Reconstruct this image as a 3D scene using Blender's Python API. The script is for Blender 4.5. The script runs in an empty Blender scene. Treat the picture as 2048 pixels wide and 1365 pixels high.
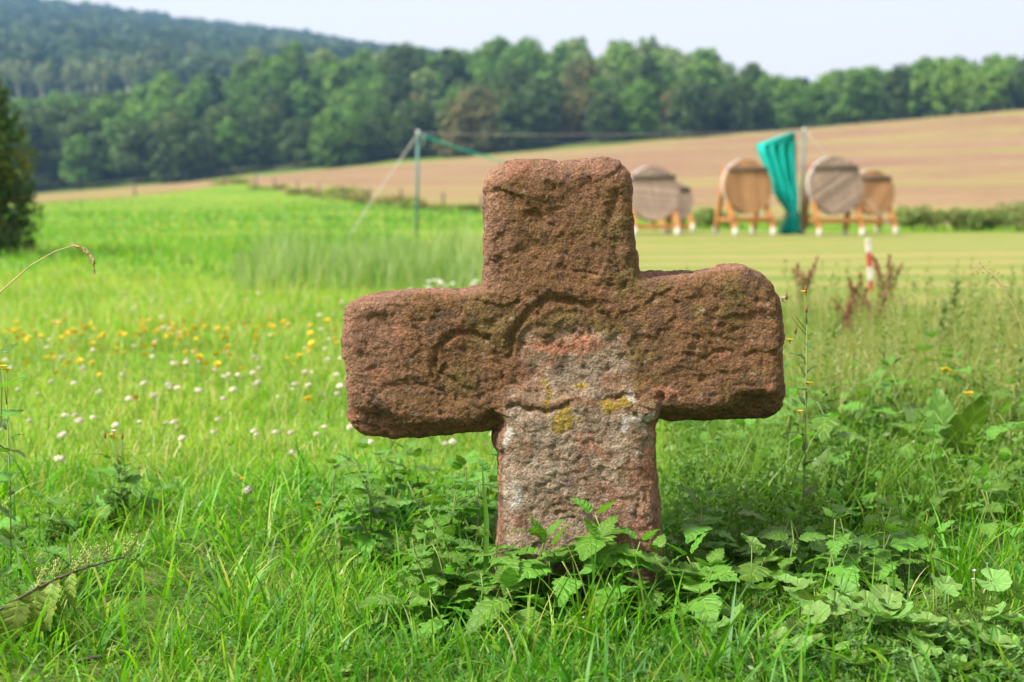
import bpy, math, random
import numpy as np
from mathutils import Vector, Matrix, Euler

random.seed(7)
rng = np.random.default_rng(11)
sc = bpy.context.scene
col = sc.collection
R = math.radians

# ------------------------------------------------------------------ camera
F_PX, CX, CYP, HZ = 3100.0, 1024.0, 682.5, 380.0
CAM_H = 0.95
PITCH = math.atan((CYP - HZ) / F_PX)
cam_d = bpy.data.cameras.new('camera')
cam = bpy.data.objects.new('camera', cam_d)
col.objects.link(cam)
cam.location = (0, 0, CAM_H)
cam.rotation_euler = (math.pi / 2 - PITCH, 0, 0)
cam_d.sensor_width = 36.0
cam_d.lens = F_PX / 2048 * 36.0
cam_d.clip_start, cam_d.clip_end = 0.05, 6000
cam_d.dof.use_dof = True
cam_d.dof.focus_distance = 3.45
cam_d.dof.aperture_fstop = 3.4
sc.camera = cam

# ------------------------------------------------------------------ sky and sun
SUN_DIR = Vector((-0.80, -0.42, 0.98)).normalized()
SUN_EL = math.asin(SUN_DIR.z)
SUN_ROT = math.atan2(SUN_DIR.x, SUN_DIR.y) % (2 * math.pi)
world = bpy.data.worlds.new('World')
sc.world = world
world.use_nodes = True
wn, wl = world.node_tree.nodes, world.node_tree.links
wn.clear()
w_out = wn.new('ShaderNodeOutputWorld')
w_bg = wn.new('ShaderNodeBackground')
w_sky = wn.new('ShaderNodeTexSky')
w_sky.sky_type = 'NISHITA'
w_sky.sun_disc = False
w_sky.sun_elevation = SUN_EL
w_sky.sun_rotation = SUN_ROT
w_sky.dust_density = 3.0
w_sky.air_density = 1.0
w_mix = wn.new('ShaderNodeMix'); w_mix.data_type = 'RGBA'
w_mix.inputs[0].default_value = 0.8            # an even veil of thin high cloud over the blue
w_mix.inputs[7].default_value = (6.9, 6.25, 5.85, 1)
wl.new(w_sky.outputs[0], w_mix.inputs[6])
wl.new(w_mix.outputs[2], w_bg.inputs[0])
w_bg.inputs[1].default_value = 0.080
wl.new(w_bg.outputs[0], w_out.inputs[0])

sun_d = bpy.data.lights.new('sun', 'SUN')
sun_d.energy = 4.2
sun_d.angle = R(11.0)
sun_d.color = (1.0, 0.94, 0.84)
sun = bpy.data.objects.new('sun', sun_d)
col.objects.link(sun)
sun.location = (-60, -20, 70)
sun.rotation_euler = SUN_DIR.to_track_quat('Z', 'Y').to_euler()

sc.view_settings.view_transform = 'Standard'
sc.view_settings.look = 'None'
sc.view_settings.exposure = 1.30
sc.view_settings.gamma = 1.0
sc.view_settings.use_curve_mapping = False
sc.render.engine = 'CYCLES'
sc.cycles.use_denoising = True
sc.cycles.max_bounces = 7
sc.cycles.diffuse_bounces = 3
sc.cycles.glossy_bounces = 2
sc.cycles.transmission_bounces = 4
sc.cycles.volume_bounces = 0
sc.cycles.caustics_reflective = False
sc.cycles.caustics_refractive = False

# ------------------------------------------------------------------ maths helpers
def ray(px, py):
    c, s = math.cos(PITCH), math.sin(PITCH)
    u = (CYP - py) / F_PX
    return np.array([(px - CX) / F_PX, c + u * s, -s + u * c])

def at(px, py, Y):
    d = ray(px, py)
    return np.array([0, 0, CAM_H]) + d * (Y / d[1])

def pxx(px, Y):
    return (px - CX) / F_PX * Y * 1.0047

def sstep(x, a, b):
    t = np.clip((x - a) / (b - a), 0, 1)
    return t * t * (3 - 2 * t)

_perm = np.random.default_rng(3).permutation(256)
_perm = np.concatenate([_perm, _perm, _perm])
_grad = np.random.default_rng(4).normal(size=(256, 3))
_grad /= np.linalg.norm(_grad, axis=1)[:, None]

def perlin(p):
    p = np.asarray(p, float)
    i = np.floor(p).astype(int)
    f = p - i
    u = f * f * f * (f * (f * 6 - 15) + 10)
    i &= 255
    out = 0
    for dx in (0, 1):
        for dy in (0, 1):
            for dz in (0, 1):
                h = _perm[_perm[_perm[i[:, 0] + dx] + i[:, 1] + dy] + i[:, 2] + dz]
                g = _grad[h]
                d = g[:, 0] * (f[:, 0] - dx) + g[:, 1] * (f[:, 1] - dy) + g[:, 2] * (f[:, 2] - dz)
                wx = u[:, 0] if dx else 1 - u[:, 0]
                wy = u[:, 1] if dy else 1 - u[:, 1]
                wz = u[:, 2] if dz else 1 - u[:, 2]
                out = out + d * wx * wy * wz
    return out * 1.6

def fbm(p, o=4, g=0.5):
    a, s, r = 1.0, 1.0, 0
    for k in range(o):
        r = r + a * perlin(p * s + 17.3 * k)
        a *= g; s *= 2.03
    return r

def n2(x, y, s, seed=0.0):
    return perlin(np.stack([np.asarray(x) * s, np.asarray(y) * s, np.full(np.shape(x), 0.37 + seed)], 1))

# ------------------------------------------------------------------ terrain
TOP = np.array([(-600, 190), (0, 200), (150, 195), (300, 142), (500, 112), (750, 92), (900, 82), (980, 70), (1100, 74),
                (1250, 80), (1400, 105), (1500, 118), (1600, 148), (1700, 132), (1850, 128), (2048, 105), (2700, 100)], float)
FAR = np.array([(-1200, -40), (-400, -15), (0, -2), (200, 14), (400, 46), (600, 68), (750, 94), (900, 112), (1100, 140), (1500, 165), (3000, 200)], float)

def zt(x, y):
    x = np.asarray(x, float); y = np.asarray(y, float)
    yy = np.maximum(y, 1.0)
    a = x / yy * F_PX + CX
    hill = np.clip(7.5 + 0.085 * x, -2.5, 40)
    hill = np.where(y > 285, np.clip(7.5 + 0.085 * x / yy * 285, -2.5, 40), hill)
    u = np.clip((y - 40) / 245, 0, 1)
    z = hill * u ** 2
    z = z - 0.42 * np.exp(-((y - 88) / 34) ** 2)
    z = z + 0.75 * np.exp(-((x + 26) / 15) ** 2 - ((y - 160) / 30) ** 2)
    z = z - 1.5 * sstep(-x, 24, 58) * np.exp(-((y - 195) / 62) ** 2)
    z = z + 0.05 * np.sin(x * 0.35 + 1.0) * np.sin(y * 0.21) * sstep(y, 8, 30) * (1 - sstep(y, 60, 120))
    g400 = CAM_H + (HZ - np.interp(a, TOP[:, 0], TOP[:, 1])) / F_PX * 400 - 14.0
    z = np.where(y > 285, z + (g400 - hill) * np.clip((y - 285) / 115, 0, 1), z)
    z = np.where(y > 400, g400 + (37 - g400) * np.clip((y - 400) / 200, 0, 1), z)
    hf = CAM_H + (HZ - np.interp(a, FAR[:, 0], FAR[:, 1])) / F_PX * 1500 - 13
    z = np.where(y > 600, 37 + (hf - 37) * np.clip((y - 600) / 900, 0, 1), z)
    return z

def z1(x, y):
    return float(zt(np.array([x]), np.array([y]))[0])

def hit(px, py):
    d = ray(px, py)
    ys = np.geomspace(2.0, 600, 6000)
    P = d[None, :] * (ys / d[1])[:, None]
    z = P[:, 2] + CAM_H
    b = np.nonzero(z < zt(P[:, 0], ys))[0]
    k = b[0] if len(b) else len(ys) - 1
    return np.array([P[k, 0], ys[k], z1(P[k, 0], ys[k])])

# ------------------------------------------------------------------ object helpers
def tag(o, label=None, cat=None, group=None, kind=None):
    if label: o['label'] = label
    if cat: o['category'] = cat
    if group: o['group'] = group
    if kind: o['kind'] = kind
    return o

def empty(name, loc=(0, 0, 0), rz=0.0):
    o = bpy.data.objects.new(name, None)
    o.empty_display_size = 0.1
    col.objects.link(o)
    o.location = loc
    o.rotation_euler = (0, 0, rz)
    return o

def mesh_np(name, V, Fc, mat=None, smooth=True, color=None, uv=None):
    me = bpy.data.meshes.new(name)
    V = np.asarray(V, np.float32)
    if isinstance(Fc, np.ndarray):
        k = Fc.shape[1]
        me.vertices.add(len(V)); me.vertices.foreach_set('co', V.ravel())
        me.loops.add(Fc.size); me.loops.foreach_set('vertex_index', Fc.ravel().astype(np.int32))
        me.polygons.add(len(Fc)); me.polygons.foreach_set('loop_start', np.arange(0, Fc.size, k, dtype=np.int32))
        me.update(calc_edges=True)
    else:
        me.from_pydata([tuple(map(float, v)) for v in V], [], Fc)
        me.update()
    if smooth:
        me.polygons.foreach_set('use_smooth', np.ones(len(me.polygons), bool))
    if color is not None:
        at_ = me.color_attributes.new('Col', 'FLOAT_COLOR', 'POINT')
        c4 = np.ones((len(V), 4), np.float32); c4[:, :3] = color
        at_.data.foreach_set('color', c4.ravel())
    if uv is not None:
        ul = me.uv_layers.new(name='UVMap')
        li = np.empty(len(me.loops), np.int32); me.loops.foreach_get('vertex_index', li)
        ul.data.foreach_set('uv', np.asarray(uv, np.float32)[li].ravel())
    if mat: me.materials.append(mat)
    return me

def obj(name, me, parent=None, loc=None, rot=None, scale=None):
    o = bpy.data.objects.new(name, me)
    col.objects.link(o)
    if parent is not None: o.parent = parent
    if loc is not None: o.location = loc
    if rot is not None: o.rotation_euler = rot
    if scale is not None: o.scale = scale if hasattr(scale, '__len__') else (scale,) * 3
    return o

class MB:
    def __init__(s): s.V = []; s.F = []
    def add(s, V, Fc):
        b = len(s.V); s.V += [tuple(v) for v in V]; s.F += [tuple(i + b for i in f) for f in Fc]
        return s
    def tube(s, pts, rad, n=6, cap=True):
        pts = [Vector(p) for p in pts]
        if not hasattr(rad, '__len__'): rad = [rad] * len(pts)
        V = []
        ref = None
        for i, p in enumerate(pts):
            t = (pts[min(i + 1, len(pts) - 1)] - pts[max(i - 1, 0)]).normalized()
            if ref is None:
                ref = Vector((1, 0, 0)) if abs(t.x) < 0.8 else Vector((0, 1, 0))
            a = (ref - t * ref.dot(t)).normalized(); ref = a
            b = t.cross(a)
            for k in range(n):
                an = 2 * math.pi * k / n
                V.append(p + (a * math.cos(an) + b * math.sin(an)) * rad[i])
        Fc = []
        for i in range(len(pts) - 1):
            for k in range(n):
                k2 = (k + 1) % n
                Fc.append((i * n + k, i * n + k2, (i + 1) * n + k2, (i + 1) * n + k))
        if cap:
            Fc.append(tuple(range(n - 1, -1, -1))); Fc.append(tuple((len(pts) - 1) * n + k for k in range(n)))
        return s.add(V, Fc)
    def box(s, c, size, M=None):
        hx, hy, hz = size[0] / 2, size[1] / 2, size[2] / 2
        b = min(hx, hy, hz) * 0.18
        V = []
        for sx in (-1, 1):
            for sy in (-1, 1):
                for sz in (-1, 1):
                    for ax in range(3):
                        p = [sx * (hx - b), sy * (hy - b), sz * (hz - b)]
                        p[ax] += (sx, sy, sz)[ax] * b
                        V.append(p)
        import bmesh
        bm = bmesh.new()
        for v in V: bm.verts.new(v)
        bmesh.ops.convex_hull(bm, input=bm.verts)
        bm.verts.ensure_lookup_table(); bm.verts.index_update()
        VV = [v.co.copy() for v in bm.verts]; FF = [tuple(v.index for v in f.verts) for f in bm.faces]
        bm.free()
        if M is not None: VV = [M @ v for v in VV]
        VV = [v + Vector(c) for v in VV]
        return s.add(VV, FF)
    def mesh(s, name, mat, smooth=True):
        return mesh_np(name, np.array([tuple(v) for v in s.V]), s.F, mat, smooth)
    def build(s, name, mat, parent=None, smooth=True, **k):
        return obj(name, s.mesh(name, mat, smooth), parent, **k)

# ------------------------------------------------------------------ materials
def new_mat(name):
    m = bpy.data.materials.new(name); m.use_nodes = True
    n, l = m.node_tree.nodes, m.node_tree.links
    n.clear()
    return m, n, l

def ramp(n, l, fac, stops):
    r = n.new('ShaderNodeValToRGB')
    e = r.color_ramp.elements
    while len(e) < len(stops): e.new(0.5)
    for i, (p, c) in enumerate(stops):
        e[i].position = p; e[i].color = (*c, 1)
    l.new(fac, r.inputs[0])
    return r.outputs[0]

def noise(n, l, vec, scale, detail=4, rough=0.55, dist=0.0):
    t = n.new('ShaderNodeTexNoise')
    t.inputs['Scale'].default_value = scale
    t.inputs['Detail'].default_value = detail
    t.inputs['Roughness'].default_value = rough
    t.inputs['Distortion'].default_value = dist
    if vec is not None: l.new(vec, t.inputs['Vector'])
    return t.outputs[0]

def math_n(n, l, op, a, b=None, c=None):
    m = n.new('ShaderNodeMath'); m.operation = op
    for i, v in enumerate((a, b, c)):
        if v is None: continue
        if isinstance(v, (int, float)): m.inputs[i].default_value = v
        else: l.new(v, m.inputs[i])
    return m.outputs[0]

def mixc(n, l, fac, a, b, mode='MIX'):
    m = n.new('ShaderNodeMix'); m.data_type = 'RGBA'; m.blend_type = mode
    for i, v in ((0, fac), (6, a), (7, b)):
        if isinstance(v, (int, float)): m.inputs[i].default_value = v
        elif isinstance(v, tuple): m.inputs[i].default_value = (*v[:3], 1)
        else: l.new(v, m.inputs[i])
    return m.outputs[2]

def simple_mat(name, c, rough=0.7, var=0.25, scale=8.0, spec=0.3, c2=None, stretch=None, bump=0.0, ov=0.0):
    m, n, l = new_mat(name)
    o = n.new('ShaderNodeOutputMaterial'); p = n.new('ShaderNodeBsdfPrincipled')
    tc = n.new('ShaderNodeTexCoord'); vec = tc.outputs['Object']
    if stretch:
        mp = n.new('ShaderNodeMapping'); mp.inputs['Scale'].default_value = stretch
        l.new(vec, mp.inputs[0]); vec = mp.outputs[0]
    f = noise(n, l, vec, scale)
    c2 = c2 or tuple(v * (1 - var) for v in c)
    cc = ramp(n, l, f, [(0.3, c2), (0.7, c)])
    if ov:
        oi = n.new('ShaderNodeObjectInfo'); hs = n.new('ShaderNodeHueSaturation')
        l.new(cc, hs.inputs['Color']); l.new(math_n(n, l, 'MULTIPLY_ADD', oi.outputs['Random'], 2 * ov, 1 - ov), hs.inputs['Value'])
        cc = hs.outputs[0]
    l.new(cc, p.inputs['Base Color'])
    p.inputs['Roughness'].default_value = rough
    p.inputs['Specular IOR Level'].default_value = spec
    if bump:
        b = n.new('ShaderNodeBump'); b.inputs['Strength'].default_value = bump; b.inputs['Distance'].default_value = 0.01
        l.new(f, b.inputs['Height']); l.new(b.outputs[0], p.inputs['Normal'])
    l.new(p.outputs[0], o.inputs[0])
    return m

def leaf_mat(name, c=None, c2=None, trans=0.38, rough=0.5, spec=0.25, veins=None, obj_var=0.25, tcol=(1.15, 1.25, 0.55)):
    """thin foliage: part reflects, part lets light through; colour from attribute Col when c is None"""
    m, n, l = new_mat(name)
    o = n.new('ShaderNodeOutputMaterial'); p = n.new('ShaderNodeBsdfPrincipled'); t = n.new('ShaderNodeBsdfTranslucent')
    mx = n.new('ShaderNodeMixShader')
    if c is None:
        a = n.new('ShaderNodeVertexColor'); a.layer_name = 'Col'; colr = a.outputs[0]
    else:
        oi = n.new('ShaderNodeObjectInfo')
        tc = n.new('ShaderNodeTexCoord')
        f = noise(n, l, tc.outputs['Object'], 3.0, 3)
        colr = ramp(n, l, f, [(0.3, c2 or tuple(v * 0.75 for v in c)), (0.7, c)])
        hs = n.new('ShaderNodeHueSaturation')
        l.new(colr, hs.inputs['Color'])
        l.new(math_n(n, l, 'MULTIPLY_ADD', oi.outputs['Random'], 0.03, 0.485), hs.inputs['Hue'])
        l.new(math_n(n, l, 'MULTIPLY_ADD', oi.outputs['Random'], obj_var * 2, 1 - obj_var), hs.inputs['Value'])
        colr = hs.outputs[0]
    if veins:
        uv = n.new('ShaderNodeUVMap'); sp = n.new('ShaderNodeSeparateXYZ'); l.new(uv.outputs[0], sp.inputs[0])
        av = math_n(n, l, 'ABSOLUTE', sp.outputs[1])
        radial = veins == 'radial'
        if radial: veins = (1, 1)
        q = math_n(n, l, 'MULTIPLY_ADD', av, -veins[1], sp.outputs[0])
        s = math_n(n, l, 'SINE', math_n(n, l, 'MULTIPLY', q, veins[0] * 2 * math.pi))
        h = math_n(n, l, 'POWER', math_n(n, l, 'MULTIPLY_ADD', s, 0.5, 0.5), 5.0)
        mid = math_n(n, l, 'LESS_THAN', av, 0.05)
        hv = math_n(n, l, 'MAXIMUM', h, mid)
        if radial:
            hv = math_n(n, l, 'POWER', math_n(n, l, 'MULTIPLY_ADD', math_n(n, l, 'COSINE', math_n(n, l, 'MULTIPLY', sp.outputs[1], 6.0)), 0.5, 0.5), 9.0)
        colr = mixc(n, l, math_n(n, l, 'MULTIPLY', hv, 0.35), colr, tuple(min(1, v * 1.7) for v in (c or (0.1, 0.2, 0.03))))
        b = n.new('ShaderNodeBump'); b.inputs['Strength'].default_value = 0.7; b.inputs['Distance'].default_value = 0.004
        b.invert = True
        l.new(hv, b.inputs['Height']); l.new(b.outputs[0], p.inputs['Normal'])
    l.new(colr, p.inputs['Base Color'])
    p.inputs['Roughness'].default_value = rough
    p.inputs['Specular IOR Level'].default_value = spec
    l.new(mixc(n, l, 1.0, colr, tcol, 'MULTIPLY'), t.inputs['Color'])
    mx.inputs[0].default_value = trans
    l.new(p.outputs[0], mx.inputs[1]); l.new(t.outputs[0], mx.inputs[2]); l.new(mx.outputs[0], o.inputs[0])
    return m

M = {}
M['blade'] = leaf_mat('grass_blade', trans=0.46, rough=0.45, spec=0.3, tcol=(1.28, 1.55, 0.5))
M['nettle'] = leaf_mat('nettle_leaf', (0.130, 0.290, 0.036), (0.088, 0.215, 0.028), 0.40, 0.5, 0.35, veins=(6.0, 0.16), obj_var=0.28)
M['nettle_old'] = leaf_mat('nettle_old_leaf', (0.22, 0.28, 0.05), (0.10, 0.20, 0.03), 0.35, 0.55, 0.25, veins=(6.0, 0.16))
M['mallow'] = leaf_mat('mallow_leaf', (0.170, 0.310, 0.075), (0.120, 0.235, 0.052), 0.34, 0.6, 0.25, obj_var=0.2, veins='radial')
M['dock_leaf'] = leaf_mat('dock_leaf', (0.10, 0.19, 0.03), (0.07, 0.15, 0.02), 0.42, 0.45, 0.3, veins=(7.0, 0.12))
M['weed_leaf'] = leaf_mat('weed_leaf', (0.075, 0.15, 0.035), None, 0.35)
M['stem'] = simple_mat('plant_stem', (0.16, 0.24, 0.055), 0.6, 0.3, 30)
M['stem_dark'] = simple_mat('dark_stem', (0.085, 0.07, 0.05), 0.7, 0.3, 30)
M['straw'] = simple_mat('dry_straw', (0.46, 0.34, 0.19), 0.7, 0.35, 60)
M['seed'] = simple_mat('dry_seed', (0.42, 0.27, 0.15), 0.8, 0.5, 150)
M['dock_seed'] = simple_mat('dock_seed', (0.22, 0.095, 0.05), 0.8, 0.4, 40)
M['petal_y'] = simple_mat('yellow_petal', (0.74, 0.53, 0.02), 0.6, 0.2, 60, ov=.22)
M['petal_w'] = simple_mat('clover_petal', (0.62, 0.59, 0.48), 0.7, 0.18, 60, c2=(0.46, 0.40, 0.30), ov=.25)
M['umbel'] = simple_mat('umbel_petal', (0.78, 0.78, 0.68), 0.7, 0.15, 60)
M['lilac'] = simple_mat('lilac_petal', (0.62, 0.48, 0.66), 0.7, 0.15, 60)
M['bark'] = simple_mat('bark', (0.10, 0.085, 0.065), 0.9, 0.45, 6, bump=0.4)
M['birch_bark'] = simple_mat('birch_bark', (0.62, 0.60, 0.55), 0.8, 0.4, 2)
M['post'] = simple_mat('grey_post_wood', (0.17, 0.13, 0.10), 0.85, 0.4, 5, stretch=(6, 6, 1))
M['wood_orange'] = simple_mat('orange_stained_wood', (0.42, 0.19, 0.055), 0.65, 0.4, 5, stretch=(5, 5, 1))
M['boss_tan'] = simple_mat('tan_board', (0.40, 0.225, 0.105), 0.8, 0.3, 4, c2=(0.26, 0.135, 0.058), stretch=(9, 9, 1), ov=.22)
M['boss_grey'] = simple_mat('weathered_grey_board', (0.33, 0.25, 0.195), 0.85, 0.3, 3, c2=(0.17, 0.125, 0.095), stretch=(9, 9, 1), ov=.26)
M['strap'] = simple_mat('dark_strap', (0.11, 0.085, 0.065), 0.8, 0.3, 8)
M['metal'] = simple_mat('galvanised_metal', (0.62, 0.62, 0.64), 0.4, 0.2, 10, spec=0.6)
M['white'] = simple_mat('white_paint', (0.62, 0.60, 0.54), 0.7, 0.4, 14)
M['red'] = simple_mat('faded_red_paint', (0.42, 0.08, 0.05), 0.6, 0.3, 14)
M['pole'] = simple_mat('green_grey_pole', (0.05, 0.20, 0.17), 0.5, 0.35, 5, c2=(0.10, 0.15, 0.14))
M['rope'] = simple_mat('pale_rope', (0.44, 0.40, 0.35), 0.8, 0.2, 40)
M['wire'] = simple_mat('grey_wire', (0.28, 0.26, 0.25), 0.6, 0.2, 40)
M['teal'] = leaf_mat('teal_netting', (0.012, 0.60, 0.50), (0.008, 0.48, 0.40), 0.40, 0.6, 0.3, obj_var=0.0, tcol=(0.6, 1.0, 1.0))

def ground_mat(name, stops, s1, s2, stretch=(1, 1, 1), bump=0.3, extra=None):
    m, n, l = new_mat(name)
    o = n.new('ShaderNodeOutputMaterial'); p = n.new('ShaderNodeBsdfPrincipled')
    g = n.new('ShaderNodeNewGeometry')
    mp = n.new('ShaderNodeMapping'); mp.inputs['Scale'].default_value = stretch
    l.new(g.outputs['Position'], mp.inputs[0])
    f1 = noise(n, l, mp.outputs[0], s1, 6, 0.6, 0.3)
    f2 = noise(n, l, g.outputs['Position'], s2, 5, 0.65)
    f = math_n(n, l, 'MULTIPLY_ADD', f2, 0.45, math_n(n, l, 'MULTIPLY', f1, 0.6))
    c = ramp(n, l, f, stops)
    if extra: c = extra(n, l, g, c)
    l.new(c, p.inputs['Base Color'])
    p.inputs['Roughness'].default_value = 0.95
    p.inputs['Specular IOR Level'].default_value = 0.05
    b = n.new('ShaderNodeBump'); b.inputs['Strength'].default_value = bump; b.inputs['Distance'].default_value = 0.05
    l.new(f2, b.inputs['Height']); l.new(b.outputs[0], p.inputs['Normal'])
    l.new(p.outputs[0], o.inputs[0])
    return m

def meadow_extra(n, l, g, c):
    # turf gives way to bare soil and litter under the near plants, woodland floor far off
    sp = n.new('ShaderNodeSeparateXYZ'); l.new(g.outputs['Position'], sp.inputs[0])
    far = n.new('ShaderNodeMapRange'); far.inputs[1].default_value = 283; far.inputs[2].default_value = 290
    l.new(sp.outputs[1], far.inputs[0])
    return mixc(n, l, far.outputs[0], c, (0.045, 0.06, 0.022))
M['meadow'] = ground_mat('meadow_turf', [(0.32, (0.070, 0.155, 0.016)), (0.46, (0.115, 0.210, 0.022)), (0.58, (0.170, 0.240, 0.032)), (0.70, (0.250, 0.265, 0.075))], 0.16, 1.4, (1, 0.45, 1), 0.5, meadow_extra)
M['soil'] = ground_mat('near_soil', [(0.3, (0.055, 0.085, 0.018)), (0.55, (0.085, 0.135, 0.026)), (0.75, (0.18, 0.145, 0.075))], 6.0, 30.0, (1, 1, 1), 0.6)
def lawn_extra(n, l, g, c):
    w = n.new('ShaderNodeTexWave'); w.bands_direction = 'Y'
    w.inputs['Scale'].default_value = 0.13; w.inputs['Distortion'].default_value = 2.2; w.inputs['Detail'].default_value = 2.0; w.inputs['Detail Scale'].default_value = 0.7
    mp = n.new('ShaderNodeMapping'); mp.inputs['Scale'].default_value = (0.12, 1, 1); mp.inputs['Rotation'].default_value = (0, 0, R(1.5))
    l.new(g.outputs['Position'], mp.inputs[0]); l.new(mp.outputs[0], w.inputs['Vector'])
    return mixc(n, l, math_n(n, l, 'MULTIPLY', w.outputs[1], 0.62), c, (0.28, 0.225, 0.095))
M['mown'] = ground_mat('mown_lawn', [(0.34, (0.080, 0.160, 0.022)), (0.5, (0.120, 0.180, 0.034)), (0.68, (0.215, 0.200, 0.070))], 0.35, 2.0, (0.15, 1, 1), 0.4, lawn_extra)
def field_extra(n, l, g, c):
    # broad diagonal bands of regrowth between the tillage passes
    mp = n.new('ShaderNodeMapping'); mp.inputs['Rotation'].default_value = (0, 0, R(-32)); mp.inputs['Scale'].default_value = (0.016, 0.042, 0)
    l.new(g.outputs['Position'], mp.inputs[0])
    f = noise(n, l, mp.outputs[0], 1.0, 7, 0.68, 1.2)
    k = ramp(n, l, f, [(0.46, (0, 0, 0)), (0.66, (1, 1, 1))])
    sp = n.new('ShaderNodeSeparateXYZ'); l.new(g.outputs['Position'], sp.inputs[0])
    near = n.new('ShaderNodeMapRange'); near.inputs[1].default_value = 150; near.inputs[2].default_value = 95
    near.inputs[3].default_value = 0.0; near.inputs[4].default_value = 0.42
    l.new(sp.outputs[1], near.inputs[0])
    left = n.new('ShaderNodeMapRange'); left.inputs[1].default_value = 12; left.inputs[2].default_value = -6
    left.inputs[3].default_value = 0.25; left.inputs[4].default_value = 1.0
    l.new(sp.outputs[0], left.inputs[0])
    kk = math_n(n, l, 'MINIMUM', math_n(n, l, 'MULTIPLY_ADD', near.outputs[0], left.outputs[0], math_n(n, l, 'MULTIPLY', k, 0.55)), 0.85)
    return mixc(n, l, kk, c, (0.23, 0.27, 0.055))
M['field'] = ground_mat('tilled_field', [(0.34, (0.135, 0.075, 0.048)), (0.5, (0.195, 0.115, 0.072)), (0.66, (0.255, 0.165, 0.105))], 0.05, 0.6, (.35, 3.0, 1), 0.5, field_extra)

# ------------------------------------------------------------------ the setting
def sheet(name, avals, yfun, nrow, off, mat, geo=False):
    na = len(avals)
    V = np.zeros((nrow, na, 3))
    for j, a in enumerate(avals):
        y0, y1 = yfun(a)
        ys = np.geomspace(y0, y1, nrow) if geo else np.linspace(y0, y1, nrow)
        V[:, j, 1] = ys; V[:, j, 0] = a * ys
    V[:, :, 2] = zt(V[:, :, 0].ravel(), V[:, :, 1].ravel()).reshape(nrow, na) + off
    idx = np.arange(nrow * na).reshape(nrow, na)
    Fc = np.stack([idx[:-1, :-1], idx[:-1, 1:], idx[1:, 1:], idx[1:, :-1]], -1).reshape(-1, 4)
    return obj(name, mesh_np(name, V.reshape(-1, 3), Fc, mat))

# ground: one sheet from behind the camera to beyond the far hill
ys = np.concatenate([[-30, -12, -5, 0], np.geomspace(1.5, 1900, 230)])
av = np.concatenate([np.linspace(-0.75, -0.4, 12)[:-1], np.linspace(-0.4, 0.4, 150), np.linspace(0.4, 0.75, 12)[1:]])
XX = av[None, :] * (np.maximum(ys, 0)[:, None] + 16.0)
YY = np.repeat(ys[:, None], len(av), 1)
ZZ = zt(XX.ravel(), YY.ravel())
V = np.stack([XX.ravel(), YY.ravel(), ZZ], 1)
idx = np.arange(len(V)).reshape(len(ys), len(av))
Fq = np.stack([idx[:-1, :-1], idx[:-1, 1:], idx[1:, 1:], idx[1:, :-1]], -1).reshape(-1, 4)
tag(obj('ground', mesh_np('ground', V, Fq, M['meadow'])), 'bright green meadow ground rising gently to the wooded hills', 'ground', kind='structure')

BND = [(-700, 430), (0, 412), (80, 407), (250, 396), (400, 379), (480, 367), (560, 382), (700, 402), (850, 418), (960, 424), (1280, 440), (1500, 446), (1780, 450), (2048, 452), (2700, 455)]
b_px = np.array([b[0] for b in BND], float)
b_y = np.array([np.clip(hit(*b)[1], 30, 270) for b in BND])
def bnd_y(a): return float(np.interp(a * F_PX + CX, b_px, b_y))
tag(sheet('field', np.linspace(-0.55, 0.55, 160), lambda a: (bnd_y(a), 287.0), 70, 0.03, M['field']), 'brown tilled field with pale green regrowth climbing to the wood', 'field', kind='structure')
def mown_rng(a):
    p = a * F_PX + CX
    near = np.interp(p, [820, 960, 1280, 1560, 2048, 2700], [27, 20, 15.5, 12.5, 11.0, 10.5])
    far = np.interp(p, [820, 960, 1280, 2048, 2700], [29, 33, 36, 37.5, 38])
    return near, far
tag(sheet('lawn', np.linspace(-0.062, 0.54, 90), mown_rng, 50, 0.006, M['mown']), 'mown pale straw green shooting lawn in front of the targets', 'lawn', kind='structure')

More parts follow.
